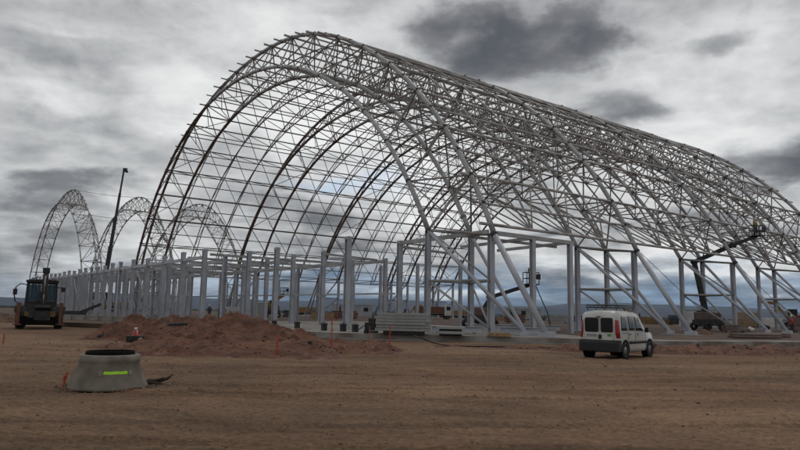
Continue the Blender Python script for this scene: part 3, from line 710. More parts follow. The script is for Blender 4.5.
# broken timber and rocks right of the cone
p = at(150, 385, 0)
for i, (dx, dy, ln, rz2, tl, lab) in enumerate(((0, 0, .62, .25, .12, 'broken brown board lying against the foot of the manhole cone'), (.12, -.12, .5, -.35, .02, 'short splintered stick lying flat right of the manhole cone'), (.3, .1, .4, .05, .2, 'dark curled bark piece sticking up right of the manhole cone'))):
    mb = MB(); mb.path([(-ln / 2, 0, .02), (-ln * .2, .01, .05 + tl * .3), (ln * .2, -.02, .05 + tl * .5), (ln / 2, .02, .05 + tl)], [.035, .05, .04, .015], 6)
    o = mb.build('broken_wood', MT['old_wood']); o.location = (p.x + dx, p.y + dy, 0); o.rotation_euler.z = rz2; tag(o, lab, 'wood scrap', 'wood scraps by the cone')
for i, (dx, dy, r, lab) in enumerate(((-.12, .1, .09, 'fist-sized dark rock touching the right foot of the manhole cone'), (.5, -.1, .05, 'small pale rock farthest right of the manhole cone'))):
    mb = MB(); mb.ball((0, 0, r * .5), r, 7, 5, (1.2, .9, .8)); o = mb.build('rock', MT['mound2'] if i == 0 else MT['pale_stone']); o.location = (p.x + dx, p.y + dy, 0); tag(o, lab, 'rock')

# ---------------------------------------------------------------- cone with lamp on a black base, stakes, poles
cn = empty('traffic_cone', at(135, 342.5, 0)); cn.location.z = .03
tag(cn, 'red and white traffic cone on a big black rubber block before the heaps', 'traffic cone')
mb = MB(); mb.box((0, 0, .16), (.78, .5, .3)); mb.build('base', MT['rubber'], cn, bevel=.03)
mb = MB(); mb.lathe([(.2, .305), (.2, .33), (.15, .36), (.09, .62)], n=20); mb.lathe([(.062, .76), (.05, .86), (.03, .88)], n=20); mb.build('cone', MT['red'], cn)
mb = MB(); mb.lathe([(.09, .625), (.062, .755)], n=20); mb.build('white_band', MT['coneW'], cn)
def stake(px, py, h, r, lab, lean=0, z=None, mesh=True, m_=None):
    b = at(px, py, 0 if z is None else z); o = empty('marker_stake', b); tag(o, lab, 'marker stake', 'orange marker stakes')
    mb = MB(); pts = [(lean * h * q + .01 * sin(q * 9), 0, h * q - .1) for q in (0, .25, .5, .75, 1)]; mb.path(pts, r, 8); mb.build('rod', m_ or MT['orange'], o)
    if mesh:
        mb = MB(); n = 9
        for i in range(n):
            z0 = h * (.12 + .8 * i / n); x = lean * z0
            mb.box((x + random.uniform(-.03, .03), -.01 + random.uniform(-.015, .015), z0), (random.uniform(.03, .075), .012, h * .8 / n * random.uniform(.7, 1.2)), random.uniform(-.6, .6))
        mb.build('mesh_wrap', MT['orange'], o)
    return o
stake(62, 388, .42, .014, 'short leaning orange stake left of the manhole cone', .22)
stake(139, 333, 1.15, .02, 'orange mesh-wrapped stake behind the traffic cone', .02)
stake(168, 338, 1.0, .02, 'orange mesh-wrapped stake on the long heap right of the traffic cone', 0)
stake(277, 357, 1.0, .02, 'orange mesh-wrapped stake between the tallest heap and the low spoil ridge', .0)
stake(331, 353, 1.75, .014, 'thin tall orange pole wrapped at its foot, right part of the low spoil ridge', .0)
stake(369, 351, 1.25, .012, 'thin bare orange rod left of the panel stack', .0, mesh=False)
stake(389, 347, 1.25, .02, 'orange mesh-wrapped stake in front of the panel stack', .05)
stake(3, 345, .6, .02, 'small orange stake at the left edge of the picture', .0)
mb = MB(); mb.ball((0, 0, .14), .24, 10, 6, (1.5, 1, .7)); mb.tube((-.3, 0, .1), (.3, 0, .1), .1, 8)
o = mb.build('rubber_bag', MT['rubber']); o.location = at(103, 339, 0); tag(o, 'black rubber ballast bag on the ground left of the traffic cone', 'ballast bag')
# dark steel offcuts lying on top of the long heap
mb = MB(); A = at(168, 325, .9); mb.bar(A, at(186, 324, .95), .14, .14); mb.bar(at(185, 324, .95), at(190, 317, 1.0), .16, .16); mb.bar(at(190, 318.5, 1.0), at(197, 319.5, 1.0), .12, .12)
tag(mb.build('steel_offcut', MT['dark']), 'bent dark steel offcut lying on the crest of the long heap', 'steel offcut')

# precast edge stones near the loader
def stones(p1, p2, n, h, lab):
    a = at(*p1, SLAB); b = at(*p2, SLAB); d = (b - a); r_ = atan2(d.y, d.x)
    for i in range(n):
        c = a.lerp(b, (i + .5) / n); mb = MB(); mb.box((0, 0, h / 2), (d.length / n * .95, .45, h)); o = mb.build('edge_beam', MT['slab'], bevel=.02); o.location = c; o.rotation_euler.z = r_ + random.uniform(-.01, .01)
        tag(o, lab % ('leftmost', 'second from left', 'middle', 'second from right', 'rightmost')[i], 'concrete beam', 'low concrete beams beside the loader')
stones((60, 319.5), (128, 321.5), 5, .5, '%s of the row of low concrete beams right of the loader')

# ---------------------------------------------------------------- van
MT['plate'] = mat('number_plate_grey', (.22, .22, .23), .5)
def make_van():
    p = at(618, 358.3, 0)
    van = empty('parked_van', (0, 0, 0)); tag(van, 'small white panel van with roof rack and dark bumper parked before the slab', 'van')
    # local: +y is forward, x right, origin between the rear wheels on the ground
    L0, L1 = -.62, 3.42; HW = .83
    st = [(-.62, .40, 1.02, 1.50, .74, .60, .66), (-.60, .32, 1.02, 1.62, .80, .72, .72), (-.54, .27, 1.02, 1.74, .83, .80, .73), (-.40, .25, 1.02, 1.79, .835, .83, .74), (0, .24, 1.02, 1.82, .835, .835, .74), (.6, .23, 1.01, 1.82, .835, .835, .74), (1.2, .23, 1.0, 1.80, .835, .835, .735),
          (1.55, .23, .99, 1.76, .835, .835, .72), (1.85, .23, .98, 1.66, .835, .83, .69), (2.15, .23, .97, 1.44, .835, .83, .66), (2.45, .24, .965, 1.17, .83, .82, .66), (2.62, .24, .96, 1.03, .825, .81, .70), (3.0, .25, .90, .955, .81, .78, .72), (3.25, .27, .80, .86, .76, .72, .68), (3.38, .30, .66, .72, .64, .62, .58), (3.42, .36, .56, .60, .56, .54, .5)]
    def sec(row):
        y, zb, zs, zr, wb, ws, wr = row
        pts = [(0, zb), (wb * .8, zb), (wb - .03, zb + .05), (wb, zb + .18), (max(ws, wb), (zb + zs) / 2), (ws, zs), (ws - (ws - wr) * .45, zs + (zr - zs) * .5), (wr + .015, zs + (zr - zs) * .84), (wr - .05, zs + (zr - zs) * .955), (wr * .6, zr), (0, zr + .012)]
        return [(x, y, z) for x, z in pts] + [(-x, y, z) for x, z in pts[-2:0:-1]]
    mb = MB(); R = [sec(r) for r in st]; n = len(R[0]); vs = [q for r in R for q in r]
    mb.add(vs, [(j * n + i, j * n + (i + 1) % n, (j + 1) * n + (i + 1) % n, (j + 1) * n + i) for j in range(len(R) - 1) for i in range(n)] + [tuple(range(n)), tuple(range(len(R) * n - 1, (len(R) - 1) * n - 1, -1))], 0, True)
    body = mb.build('body', MT['white'], van)
    def lerp_st(y):
        for a, b in zip(st[:-1], st[1:]):
            if a[0] <= y <= b[0]:
                f = (y - a[0]) / (b[0] - a[0]); return [a[i] + (b[i] - a[i]) * f for i in range(7)]
        return st[-1]
    def side(y, z, off=.006):
        row = lerp_st(y); s_ = [q for q in sec(row)[:11]]
        for a, b in zip(s_[1:-1], s_[2:]):
            if a[2] <= z <= b[2] and b[2] > a[2]:
                f = (z - a[2]) / (b[2] - a[2]); return a[0] + (b[0] - a[0]) * f + off
        return row[5] + off
    def side_panel(poly, name, m_, sg, off=.006, parent=van, dz=5):
        """poly: (y,z) corners, bottom pair first then top pair; follows the body side"""
        (y0, z0), (y1, z1), (y2, z2), (y3, z3) = poly; mb = MB(); vs = []; NU = 6
        for j in range(dz + 1):
            g_ = j / dz
            for i in range(NU + 1):
                f = i / NU; ya = y0 + (y1 - y0) * f; za = z0 + (z1 - z0) * f; yb = y3 + (y2 - y3) * f; zb = z3 + (z2 - z3) * f
                y = ya + (yb - ya) * g_; z = za + (zb - za) * g_; vs.append((sg * side(y, z, off), y, z))
        mb.add(vs, [(j * (NU + 1) + i, j * (NU + 1) + i + 1, (j + 1) * (NU + 1) + i + 1, (j + 1) * (NU + 1) + i) for j in range(dz) for i in range(NU)], 0, True)
        o = mb.build(name, m_, parent); md = o.modifiers.new('thick', 'SOLIDIFY'); md.thickness = .008; md.offset = 0; return o
    for sg in (1, -1):
        side_panel([(-.36, 1.06), (.26, 1.06), (.24, 1.60), (-.26, 1.60)], 'side_window', MT['glass'], sg)
        side_panel([(.42, 1.06), (1.0, 1.06), (.97, 1.60), (.42, 1.60)], 'side_window', MT['glass'], sg)
        side_panel([(1.12, 1.05), (2.02, 1.04), (1.58, 1.56), (1.12, 1.60)], 'door_window', MT['glass'], sg)
        side_panel([(.40, .56), (2.28, .56), (2.28, .66), (.40, .66)], 'side_moulding', MT['black'], sg, .015, dz=1)
        side_panel([(1.055, .36), (1.068, .36), (1.068, 1.62), (1.055, 1.62)], 'door_seam', MT['black'], sg, .003)
        side_panel([(.335, .36), (.345, .36), (.345, 1.62), (.335, 1.62)], 'door_seam', MT['black'], sg, .003)
        side_panel([(2.14, .34), (2.152, .34), (2.152, .95), (2.14, .95)], 'door_seam', MT['black'], sg, .003)
        side_panel([(.36, .90), (.52, .90), (.52, .935), (.36, .935)], 'door_handle', MT['black'], sg, .03, dz=1)
        side_panel([(1.16, .90), (1.32, .90), (1.32, .935), (1.16, .935)], 'door_handle', MT['black'], sg, .03, dz=1)
        side_panel([(.34, .97), (-.36, .97), (-.36, .985), (.34, .985)], 'slide_rail', MT['black'], sg, .004, dz=1)
        # tail lamp column wrapping the corner
        mb = MB(); zs = (.78, 1.0, 1.22, 1.46); vs = []
        for z in zs:
            for y, o_ in ((-.49, .006), (-.54, .012), (-.585, .012), (-.625, -.01)): vs.append((sg * (side(y, z, o_) if y > -.6 else side(-.6, z, o_) - .03), y, z))
        mb.add(vs, [(j * 4 + i, j * 4 + i + 1, (j + 1) * 4 + i + 1, (j + 1) * 4 + i) for j in range(3) for i in range(3)], 0, True)
        o = mb.build('tail_light', MT['red'], van); md = o.modifiers.new('thick', 'SOLIDIFY'); md.thickness = .02; md.offset = 0
        # mirror
        mb = MB(); mb.box((sg * .95, 1.98, 1.08), (.16, .09, .2)); mb.box((sg * .87, 1.98, 1.04), (.06, .05, .05)); mb.build('wing_mirror', MT['black'], van, bevel=.025)
        # front lamp
        mb = MB(); mb.ball((sg * .60, 3.24, .76), .13, 10, 6, (1, .8, .8)); mb.build('headlight', MT['rim'], van)
        for wy in (0, 2.6):
            mb = MB(); mb.lathe([(.315, -.085), (.322, -.05), (.322, .05), (.315, .085), (.19, .09), (.19, -.09)], (0, 0, 0), 28, 'x', closed=True); w = mb.build('wheel', MT['rubber'], van); w.location = (sg * .762, wy, .318)
            mb = MB(); mb.lathe([(.19, -.05), (.195, .05), (.17, .075), (.05, .085), (.02, .09)] if sg > 0 else [(.19, .05), (.195, -.05), (.17, -.075), (.05, -.085), (.02, -.09)], (0, 0, 0), 24, 'x'); mb.build('rim', MT['rim'], w)
            mb = MB(); mb.prism([(wy + .385 * cos(2 * pi * i / 24), .33 + .385 * sin(2 * pi * i / 24)) for i in range(24)], sg * .60, sg * .8385); mb.build('wheel_well', MT['matt_black'], van)
            mb = MB(); a0, a1 = -.1, pi + .1
            vs = []
            for i in range(15):
                a = a0 + (a1 - a0) * i / 14
                for r_, x_ in ((.41, .80), (.41, .85), (.372, .85), (.372, .80)): vs.append((sg * x_, wy + r_ * cos(a), .32 + r_ * sin(a)))
            mb.add(vs, [(i * 4 + j, i * 4 + (j + 1) % 4, i * 4 + 4 + (j + 1) % 4, i * 4 + 4 + j) for i in range(14) for j in range(4)] + [(0, 1, 2, 3), (59, 58, 57, 56)], 0); mb.build('wheel_arch', MT['black'], van)
    # rear: two doors with windows, bumper, plate
    def rear_y(z):
        a, b = (-.62, .4), (-.62, 1.02)
        return -.626 if z <= 1.5 else -.626
    def rpanel(x0, x1, z0, z1, name, m_, y=-.630, t=.012, bev=.02, lean=True):
        mb = MB(); dy = .0
        mb.box(((x0 + x1) / 2, y, (z0 + z1) / 2), (x1 - x0, t, z1 - z0)); o = mb.build(name, m_, van, bevel=min(bev, t * .45)); return o
    def rpoly(pts, name, m_, y=-.63, t=.012):
        mb = MB(); mb.prism(pts, y - t, y, axis='y'); return mb.build(name, m_, van)
    def rounded(x0, x1, z0, z1, r, n=5):
        P = []
        for cx, cz, a in ((x1 - r, z0 + r, -90), (x1 - r, z1 - r, 0), (x0 + r, z1 - r, 90), (x0 + r, z0 + r, 180)):
            for i in range(n + 1): b = radians(a + 90 * i / n); P.append((cx + r * cos(b), cz + r * sin(b)))
        return P
    rpoly(rounded(-.60, .60, .66, 1.56, .1), 'rear_door', MT['white'], -.618, .022)
    rpoly(rounded(-.60, .0, .99, 1.54, .08), 'rear_window', MT['glass'], -.6405, .006)
    rpoly(rounded(.08, .60, .99, 1.54, .08), 'rear_window', MT['glass'], -.6405, .006)
    rpoly([(.034, .42), (.044, .42), (.044, 1.55), (.034, 1.55)], 'door_seam', MT['black'], -.6405, .004)
    rpoly(rounded(-.52, -.08, .82, .92, .01, 2), 'number_plate', MT['plate'], -.6405, .008)
    rpoly(rounded(-.02, .12, .74, .90, .02, 2), 'door_handle', MT['black'], -.6405, .02)
    rpoly(rounded(.36, .52, .84, .93, .01, 2), 'green_decal', mat('green_decal', (.03, .25, .05), .5), -.6405, .004)
    mb = MB(); mb.prism([(-.72, .27), (-.72, .60), (-.67, .70), (-.55, .72), (-.36, .70), (-.36, .28), (-.66, .26)], -.842, .842); o = mb.build('bumper', MT['black'], van, bevel=.03)
    mb = MB(); mb.prism([(3.2, .25), (3.47, .3), (3.49, .48), (3.42, .56), (3.2, .56)], -.74, .74); mb.build('bumper', MT['black'], van, bevel=.03)
    mb = MB(); mb.prism([(2.60, 1.045), (1.93, 1.60), (1.91, 1.585), (2.58, 1.03)], -.60, .60); mb.build('windscreen', MT['glass'], van)
    mb = MB(); mb.box((-.0, -.65, 1.575), (.16, .04, .035)); mb.tube((-.28, -.655, 1.05), (-.1, -.66, 1.28), .008, 6); mb.build('rear_wiper', MT['black'], van)
    # roof rack
    mb = MB()
    for x in (-.62, .62):
        mb.tube((x, -.45, 1.93), (x, 1.45, 1.93), .017, 8); mb.tube((x, -.45, 2.02), (x, 1.45, 2.02), .014, 8)
        for y in (-.3, .5, 1.3): mb.tube((x, y, 1.80), (x, y, 1.93), .016, 6)
        for i in range(15): y = -.45 + 1.9 * i / 14; mb.tube((x, y, 1.93), (x, y, 2.02), .008, 5)
    for y in [-.45 + 1.9 * i / 9 for i in range(10)]: mb.tube((-.62, y, 1.93), (.62, y, 1.93), .013, 6)
    for y in (-.45, 1.45): mb.tube((-.62, y, 2.02), (.62, y, 2.02), .014, 6)
    for i in range(8): x = -.62 + 1.24 * i / 7; mb.tube((x, -.45, 1.93), (x, -.45, 2.02), .008, 5)
    mb.build('roof_rack', MT['black'], van)
    mb = MB(); mb.box((0, 1.3, .3), (1.3, 3.6, .12)); mb.build('underbody', MT['black'], van)
    mb = MB(); mb.ball((-.45, -.3, .25), .09, 8, 6, (1.6, 1, .8)); mb.tube((-.45, -.3, .25), (-.45, -.62, .24), .025, 8); mb.build('exhaust', MT['dark'], van)
    q = at(606, 357.6, 0); van.location = (q.x + .0, q.y, ground_z(q.x, q.y)); van.rotation_euler.z = -radians(42); van.scale = (1.09, 1.05, 1.15)
    return van
van = make_van()

# ---------------------------------------------------------------- backhoe loader seen from behind
def make_loader():
    p = at(38.5, 329, 0); L = empty('backhoe_loader', (p.x, p.y, 0), radians(27)); tag(L, 'dark backhoe loader with its digging arm folded upright, parked at the left edge', 'loader')
    # local: -y is the rear (towards the camera)
    mb = MB(); mb.box((0, .9, .95), (1.0, 3.6, .5)); mb.box((0, 2.4, 1.25), (.95, 1.5, .6)); mb.build('chassis', MT['dark'], L, bevel=.03)
    for sg in (-1, 1):
        mb = MB(); mb.prism([(-.25, 1.0), (-.1, 1.42), (.3, 1.58), (1.0, 1.58), (1.45, 1.3), (1.5, 1.0)], sg * .62, sg * 1.18); mb.build('rear_fender', MT['dark'], L, bevel=.02)
        mb = MB(); mb.prism([(-.22, 1.05), (-.1, 1.38), (.3, 1.52), (1.0, 1.52), (1.4, 1.28), (1.45, 1.05)], sg * 1.185, sg * 1.22); mb.build('side_plate', MT['orangem'], L)
        mb = MB(); mb.lathe([(.62, -.22), (.72, -.17), (.74, 0), (.72, .17), (.62, .22), (.38, .2), (.38, -.2)], (0, 0, 0), 28, 'x', closed=True)
        for i in range(18):
            a = 2 * pi * i / 18; M_ = Matrix.Rotation(a, 3, 'X'); c = M_ @ Vector((0, 0, .745)); mb.box((-.09, c.y, c.z), (.2, .07, .06), M=M_); a += pi / 18; M_ = Matrix.Rotation(a, 3, 'X'); c = M_ @ Vector((0, 0, .745)); mb.box((.09, c.y, c.z), (.2, .07, .06), M=M_)
        w = mb.build('rear_wheel', MT['rubber'], L); w.location = (sg * .92, .55, .76)
        mb = MB(); mb.lathe([(.38, -.1), (.38, .1), (.3, .12), (.1, .05), (.03, .06)], (0, 0, 0), 20, 'x'); mb.build('rim', MT['yellow'], w)
        mb = MB(); mb.lathe([(.42, -.17), (.5, -.12), (.52, 0), (.5, .12), (.42, .17), (.26, .15), (.26, -.15)], (0, 0, 0), 24, 'x', closed=True); w = mb.build('front_wheel', MT['rubber'], L); w.location = (sg * .88, 2.75, .53)
        mb = MB(); mb.lathe([(.26, -.08), (.26, .08), (.1, .05), (.03, .06)], (0, 0, 0), 18, 'x'); mb.build('rim', MT['yellow'], w)
        # stabiliser legs at the rear
        mb = MB(); mb.box((sg * 1.0, -.42, 1.0), (.18, .2, 1.3)); mb.box((sg * 1.0, -.42, .3), (.4, .35, .08)); mb.build('stabiliser', MT['orangem'], L, bevel=.015)
        mb = MB(); mb.path([(sg * .72, .05, 2.75), (sg * 1.0, -.1, 2.82), (sg * 1.22, -.15, 2.6), (sg * 1.27, -.15, 2.1), (sg * 1.2, -.1, 1.7), (sg * 1.0, 0, 1.55)] if sg < 0 else [(sg * .72, .05, 2.62), (sg * .95, -.1, 2.62)], .03, 8)
        mb.build('mirror_arm', MT['black'], L)
        mb = MB(); mb.box((sg * (1.24 if sg < 0 else 1.03), -.17, 2.3 if sg < 0 else 2.5), (.2, .06, .38 if sg < 0 else .3)); mb.build('mirror', MT['black'], L, bevel=.03)
        mb = MB(); mb.bar((sg * .55, 1.4, 1.3), (sg * .55, 3.6, .75), .12, .26); mb.build('loader_arm', MT['yellow'], L)
        mb = MB(); mb.box((sg * .66, .0, 1.62), (.14, .06, .09)); mb.build('tail_lamp', MT['coneW'], L)
    mb = MB(); mb.prism([(3.5, .15), (4.3, .12), (4.35, .2), (3.9, .5), (3.7, 1.0), (3.5, 1.0)], -1.15, 1.15); mb.build('front_bucket', MT['dark'], L)
    cab = MB()
    for x in (-.72, .72):
        cab.bar((x, 0, 1.5), (x * .95, .05, 2.95), .08, .1); cab.bar((x, 1.5, 1.3), (x * .95, 1.35, 2.95), .08, .1); cab.bar((x, .75, 1.5), (x * .95, .72, 2.95), .06, .07)
        cab.bar((x, 0, 1.5), (x, 1.5, 1.5), .09, .1)
    cab.box((0, .68, 3.0), (1.56, 1.6, .14)); cab.box((0, .68, 3.09), (1.3, 1.3, .06)); cab.bar((-.7, 0, 1.62), (.7, 0, 1.62), .08, .26); cab.bar((-.68, .03, 2.86), (.68, .03, 2.86), .08, .12); cab.bar((0, .02, 1.7), (0, .04, 2.85), .05, .05)
    c = cab.build('cab', MT['black'], L, bevel=.015)
    for x0, x1 in ((-.67, -.03), (.03, .67)):
        mb = MB(); mb.box(((x0 + x1) / 2, .02, 2.27), (x1 - x0 - .02, .012, 1.02)); mb.build('window', MT['cabglass'], c)
    mb = MB(); mb.box((0, -.02, 1.36), (1.3, .06, .12)); mb.box((-.55, -.34, .95), (.3, .06, .3)); mb.box((.6, -.34, .95), (.28, .06, .34)); mb.build('yellow_panel', MT['yellow'], L)
    mb = MB(); mb.box((-.45, -.02, 3.14), (.2, .1, .12)); mb.box((.5, -.02, 3.14), (.2, .1, .12)); mb.build('work_lamp', MT['rim'], c)
    mb = MB(); mb.box((0, .62, 1.75), (.55, .5, .12)); mb.box((0, .85, 2.05), (.5, .12, .6)); mb.build('seat', MT['black'], c, bevel=.03)
    mb = MB(); mb.box((0, .05, 1.25), (1.5, .3, .6)); mb.box((0, -.2, .95), (2.1, .25, .3)); mb.build('rear_frame', MT['dark'], L, bevel=.02)
    # folded backhoe arm: swing post, boom up, dipper down, bucket
    mb = MB(); mb.box((.1, -.45, .95), (.4, .35, .9)); mb.build('swing_post', MT['dark'], L, bevel=.03)
    mb = MB(); mb.prism([(-.5, 1.0), (-.75, 1.1), (-1.05, 2.3), (-.85, 3.55), (-.6, 3.6), (-.75, 2.3)], 0, .26); b = mb.build('boom', MT['orangem'], L); b.location = (.02, 0, 0)
    mb = MB(); mb.prism([(-.62, 3.6), (-.98, 3.55), (-1.2, 3.2), (-1.15, 1.4), (-1.0, 1.3), (-.98, 3.0)], 0, .2); b = mb.build('dipper_arm', MT['dark'], L); b.location = (.05, 0, 0)
    mb = MB(); mb.box((.15, -.85, 3.65), (.34, .4, .35)); mb.build('arm_knuckle', MT['dark'], L, bevel=.04)
    mb = MB(); mb.tube((.14, -1.24, 3.3), (.14, -1.24, 2.2), .045, 8); mb.tube((.14, -1.24, 2.2), (.14, -1.22, 1.55), .03, 8); mb.build('hydraulic_ram', MT['rim'], L)
    mb = MB(); mb.prism([(-1.25, 1.5), (-.8, 1.35), (-.62, 1.0), (-.7, .6), (-1.05, .45), (-1.3, .6), (-1.0, .8), (-1.0, 1.15), (-1.3, 1.35)], -.22, .5); mb.build('digging_bucket', MT['dark'], L, bevel=.01)
    mb = MB()
    for i in range(3): mb.path([(.0 + .1 * i, -.3, 1.6), (-.05 + .12 * i, -.55, 1.9), (.05 + .09 * i, -.7, 1.5)], .02, 6)
    mb.build('hydraulic_hose', MT['black'], L)
    L.scale = (1.42, 1.25, 1.21)
gl = bpy.data.materials.new('greenish_cab_glass'); gl.use_nodes = True
_n = gl.node_tree.nodes; _l = gl.node_tree.links; _t = _n.new('ShaderNodeBsdfTransparent'); _t.inputs[0].default_value = (.22, .28, .23, 1); _g = _n.new('ShaderNodeBsdfGlossy'); _g.inputs['Roughness'].default_value = .05
_m = _n.new('ShaderNodeMixShader'); _m.inputs[0].default_value = .08; _l.new(_t.outputs[0], _m.inputs[1]); _l.new(_g.outputs[0], _m.inputs[2]); _l.new(_m.outputs[0], _n['Material Output'].inputs[0])
MT['cabglass'] = gl
make_loader()

# ---------------------------------------------------------------- tipping conveyor / dark trough right of the loader
tr = empty('tipping_skip', at(76, 319, SLAB) , .3); tag(tr, 'dark steel skip with a raised slanting chute beside the loader', 'skip')
mb = MB(); mb.prism([(-2.2, .2), (1.6, .2), (2.0, 1.7), (-2.6, 1.7)], -.8, .8, axis='y'); mb.build('trough', MT['dark'], tr)
mb = MB(); mb.bar((.9, 0, 1.5), (4.6, 0, 3.2), 1.1, .55); mb.build('chute', MT['dark'], tr, bevel=.03); tr.scale = (.5, .5, .5)

# ---------------------------------------------------------------- mobile crane far away
def make_crane():
    d = 175
    B = far(107, 268, d); T = far(124, 170, d + 4)
    base = Vector((B.x, B.y, SLAB)); c = empty('mobile_crane', base); tag(c, 'mobile crane with a long black telescopic boom between the distant arches', 'crane')
    t = T - base; b0 = Vector((-1.2, 0, 3.0)) + Vector((0, 0, 0)); b0 = B - base + (B - T).normalized() * 6
    dirn = (t - b0).normalized(); ln = (t - b0).length
    for i, (f0, f1, w) in enumerate(((0, .36, .7), (.34, .6, .55), (.58, .8, .42), (.78, 1, .3))):
        mb = MB(); mb.bar(b0 + dirn * ln * f0, b0 + dirn * ln * f1, w, w * 1.2); mb.build('boom_section', MT['black'], c)
    mb = MB(); mb.box(t + Vector((.3, 0, 0)), (1.0, .6, .9), .2); mb.tube(t + Vector((.6, -.4, -.3)), t + Vector((.6, .4, -.3)), .35, 10); mb.build('boom_head', MT['black'], c)
    mb = MB(); mb.tube(b0 + dirn * 1 + Vector((2.0, 0, -3.5)), b0 + dirn * ln * .2, .25, 8); mb.build('luffing_ram', MT['black'], c)
    mb = MB(); mb.box(b0 + Vector((0, 0, -1.1)), (4.0, 2.6, 2.2)); mb.box(b0 + Vector((-2.4, 0, -1.0)), (1.6, 2.6, 1.6)); mb.build('superstructure', MT['dark'], c, bevel=.08)
    mb = MB(); mb.box((b0.x, b0.y, 1.6), (12, 2.7, 1.4), .4); mb.box((b0.x - 5.2, b0.y - 2, 2.6), (1.8, 2.6, 1.8), .4); mb.build('carrier', MT['yellow'], c, bevel=.08)
    for i in range(5):
        for sg in (-1, 1):
            mb = MB(); mb.lathe([(.65, -.25), (.7, 0), (.65, .25), (.3, .2), (.3, -.2)], (0, 0, 0), 16, 'y', closed=True); w = mb.build('wheel', MT['rubber'], c); R_ = Matrix.Rotation(.4, 3, 'Z') @ Vector((-4.8 + i * 2.4, sg * 1.2, 0)); w.location = (b0.x + R_.x, b0.y + R_.y, .7); w.rotation_euler.z = .4
make_crane()

# ---------------------------------------------------------------- boom lifts
def boom_lift(base, pts, radii, lab, yaw=0, col='dark', basket=True, hang=False):
    c = empty('boom_lift', base); tag(c, lab, 'boom lift', 'boom lifts at work in the vault')
    b = Vector(base)
    mb = MB(); mb.box((0, 0, .85), (2.4, 1.9, .6), yaw); mb.build('chassis', MT['dark'], c, bevel=.05)
    for sx in (-1, 1):
        for sy in (-1, 1):
            q = Matrix.Rotation(yaw, 3, 'Z') @ Vector((sx * .95, sy * 1.0, .45)); mb = MB(); mb.lathe([(.4, -.17), (.45, 0), (.4, .17), (.2, .15), (.2, -.15)], (0, 0, 0), 16, 'y', closed=True); w = mb.build('wheel', MT['rubber'], c); w.location = q; w.rotation_euler.z = yaw
    mb = MB(); mb.box((0, 0, 1.55), (2.2, 1.6, .8), yaw); mb.build('turntable', MT['brown_steel'], c, bevel=.08)
    P = [Vector(p) - b for p in pts]
    for i in range(len(P) - 1):
        mb = MB(); mb.bar(P[i], P[i + 1], radii[i], radii[i] * 1.25)
        mb.tube(P[i] + Vector((-.25, 0, -.12)), P[i].lerp(P[i + 1], .45) + Vector((-.2, 0, -.25)), .07, 6)
        mb.build('boom_section', MT[col], c)
    mb = MB()
    for p in P[1:-1]: mb.tube(p + Vector((-.25, -.3, 0)), p + Vector((.25, .3, 0)), .3, 8)
    if len(P) > 2: mb.build('elbow_joint', MT['dark'], c)
    e = P[-1]; mb = MB(); bw, bd, bh = 1.25, .75, 1.1
    R_ = Matrix.Rotation(yaw, 3, 'Z')
    for z in (.0, .55, 1.1):
        for s1, s2 in (((-1, -1), (1, -1)), ((1, -1), (1, 1)), ((1, 1), (-1, 1)), ((-1, 1), (-1, -1))):
            mb.tube(e + R_ @ Vector((s1[0] * bw / 2, s1[1] * bd / 2, z)), e + R_ @ Vector((s2[0] * bw / 2, s2[1] * bd / 2, z)), .04, 6)
    for s1 in ((-1, -1), (1, -1), (1, 1), (-1, 1), (0, -1), (0, 1)): mb.tube(e + R_ @ Vector((s1[0] * bw / 2, s1[1] * bd / 2, 0)), e + R_ @ Vector((s1[0] * bw / 2, s1[1] * bd / 2, 1.1)), .04, 6)
    mb.box(e, (bw, bd, .1), yaw); mb.box(e + R_ @ Vector((bw * .4, -bd / 2 - .06, .7)), (.45, .1, .5), yaw); mb.build('basket', MT['dark'], c)
    if hang:
        mb = MB(); mb.path([e + Vector((.4, 0, 0)), e + Vector((.9, 0, -1.2)), e + Vector((1.5, 0, -2.6)), e + Vector((1.9, 0, -4.6))], .05, 6); mb.build('hanging_hose', MT['rope'], c)
    return e + b
D1 = 62
bs = far(480, 318, D1); bs.z = SLAB
e1 = boom_lift(bs, [far(482, 312, D1), far(491, 297, D1), far(531, 284.5, D1)], [.34, .28], 'boom lift reaching up to the right with its basket just left of the van', .3, 'dark', hang=True)
D2 = 78
bs = far(708, 331, D2); bs.z = SLAB
e2 = boom_lift(bs, [far(707, 322, D2), far(703, 300, D2), far(694, 262, D2), far(733, 245, D2), far(757, 236, D2)], [.42, .36, .36, .28], 'articulated boom lift bent twice, its basket high among the tubes at right', .3, 'dark')
D3 = 110
bs = far(272, 318, D3); bs.z = SLAB
e3 = boom_lift(bs, [far(266, 309, D3), far(272, 302, D3), far(284, 294.5, D3)], [.6, .5], 'orange boom lift seen through the columns behind the tallest heap', .2, 'yellow')

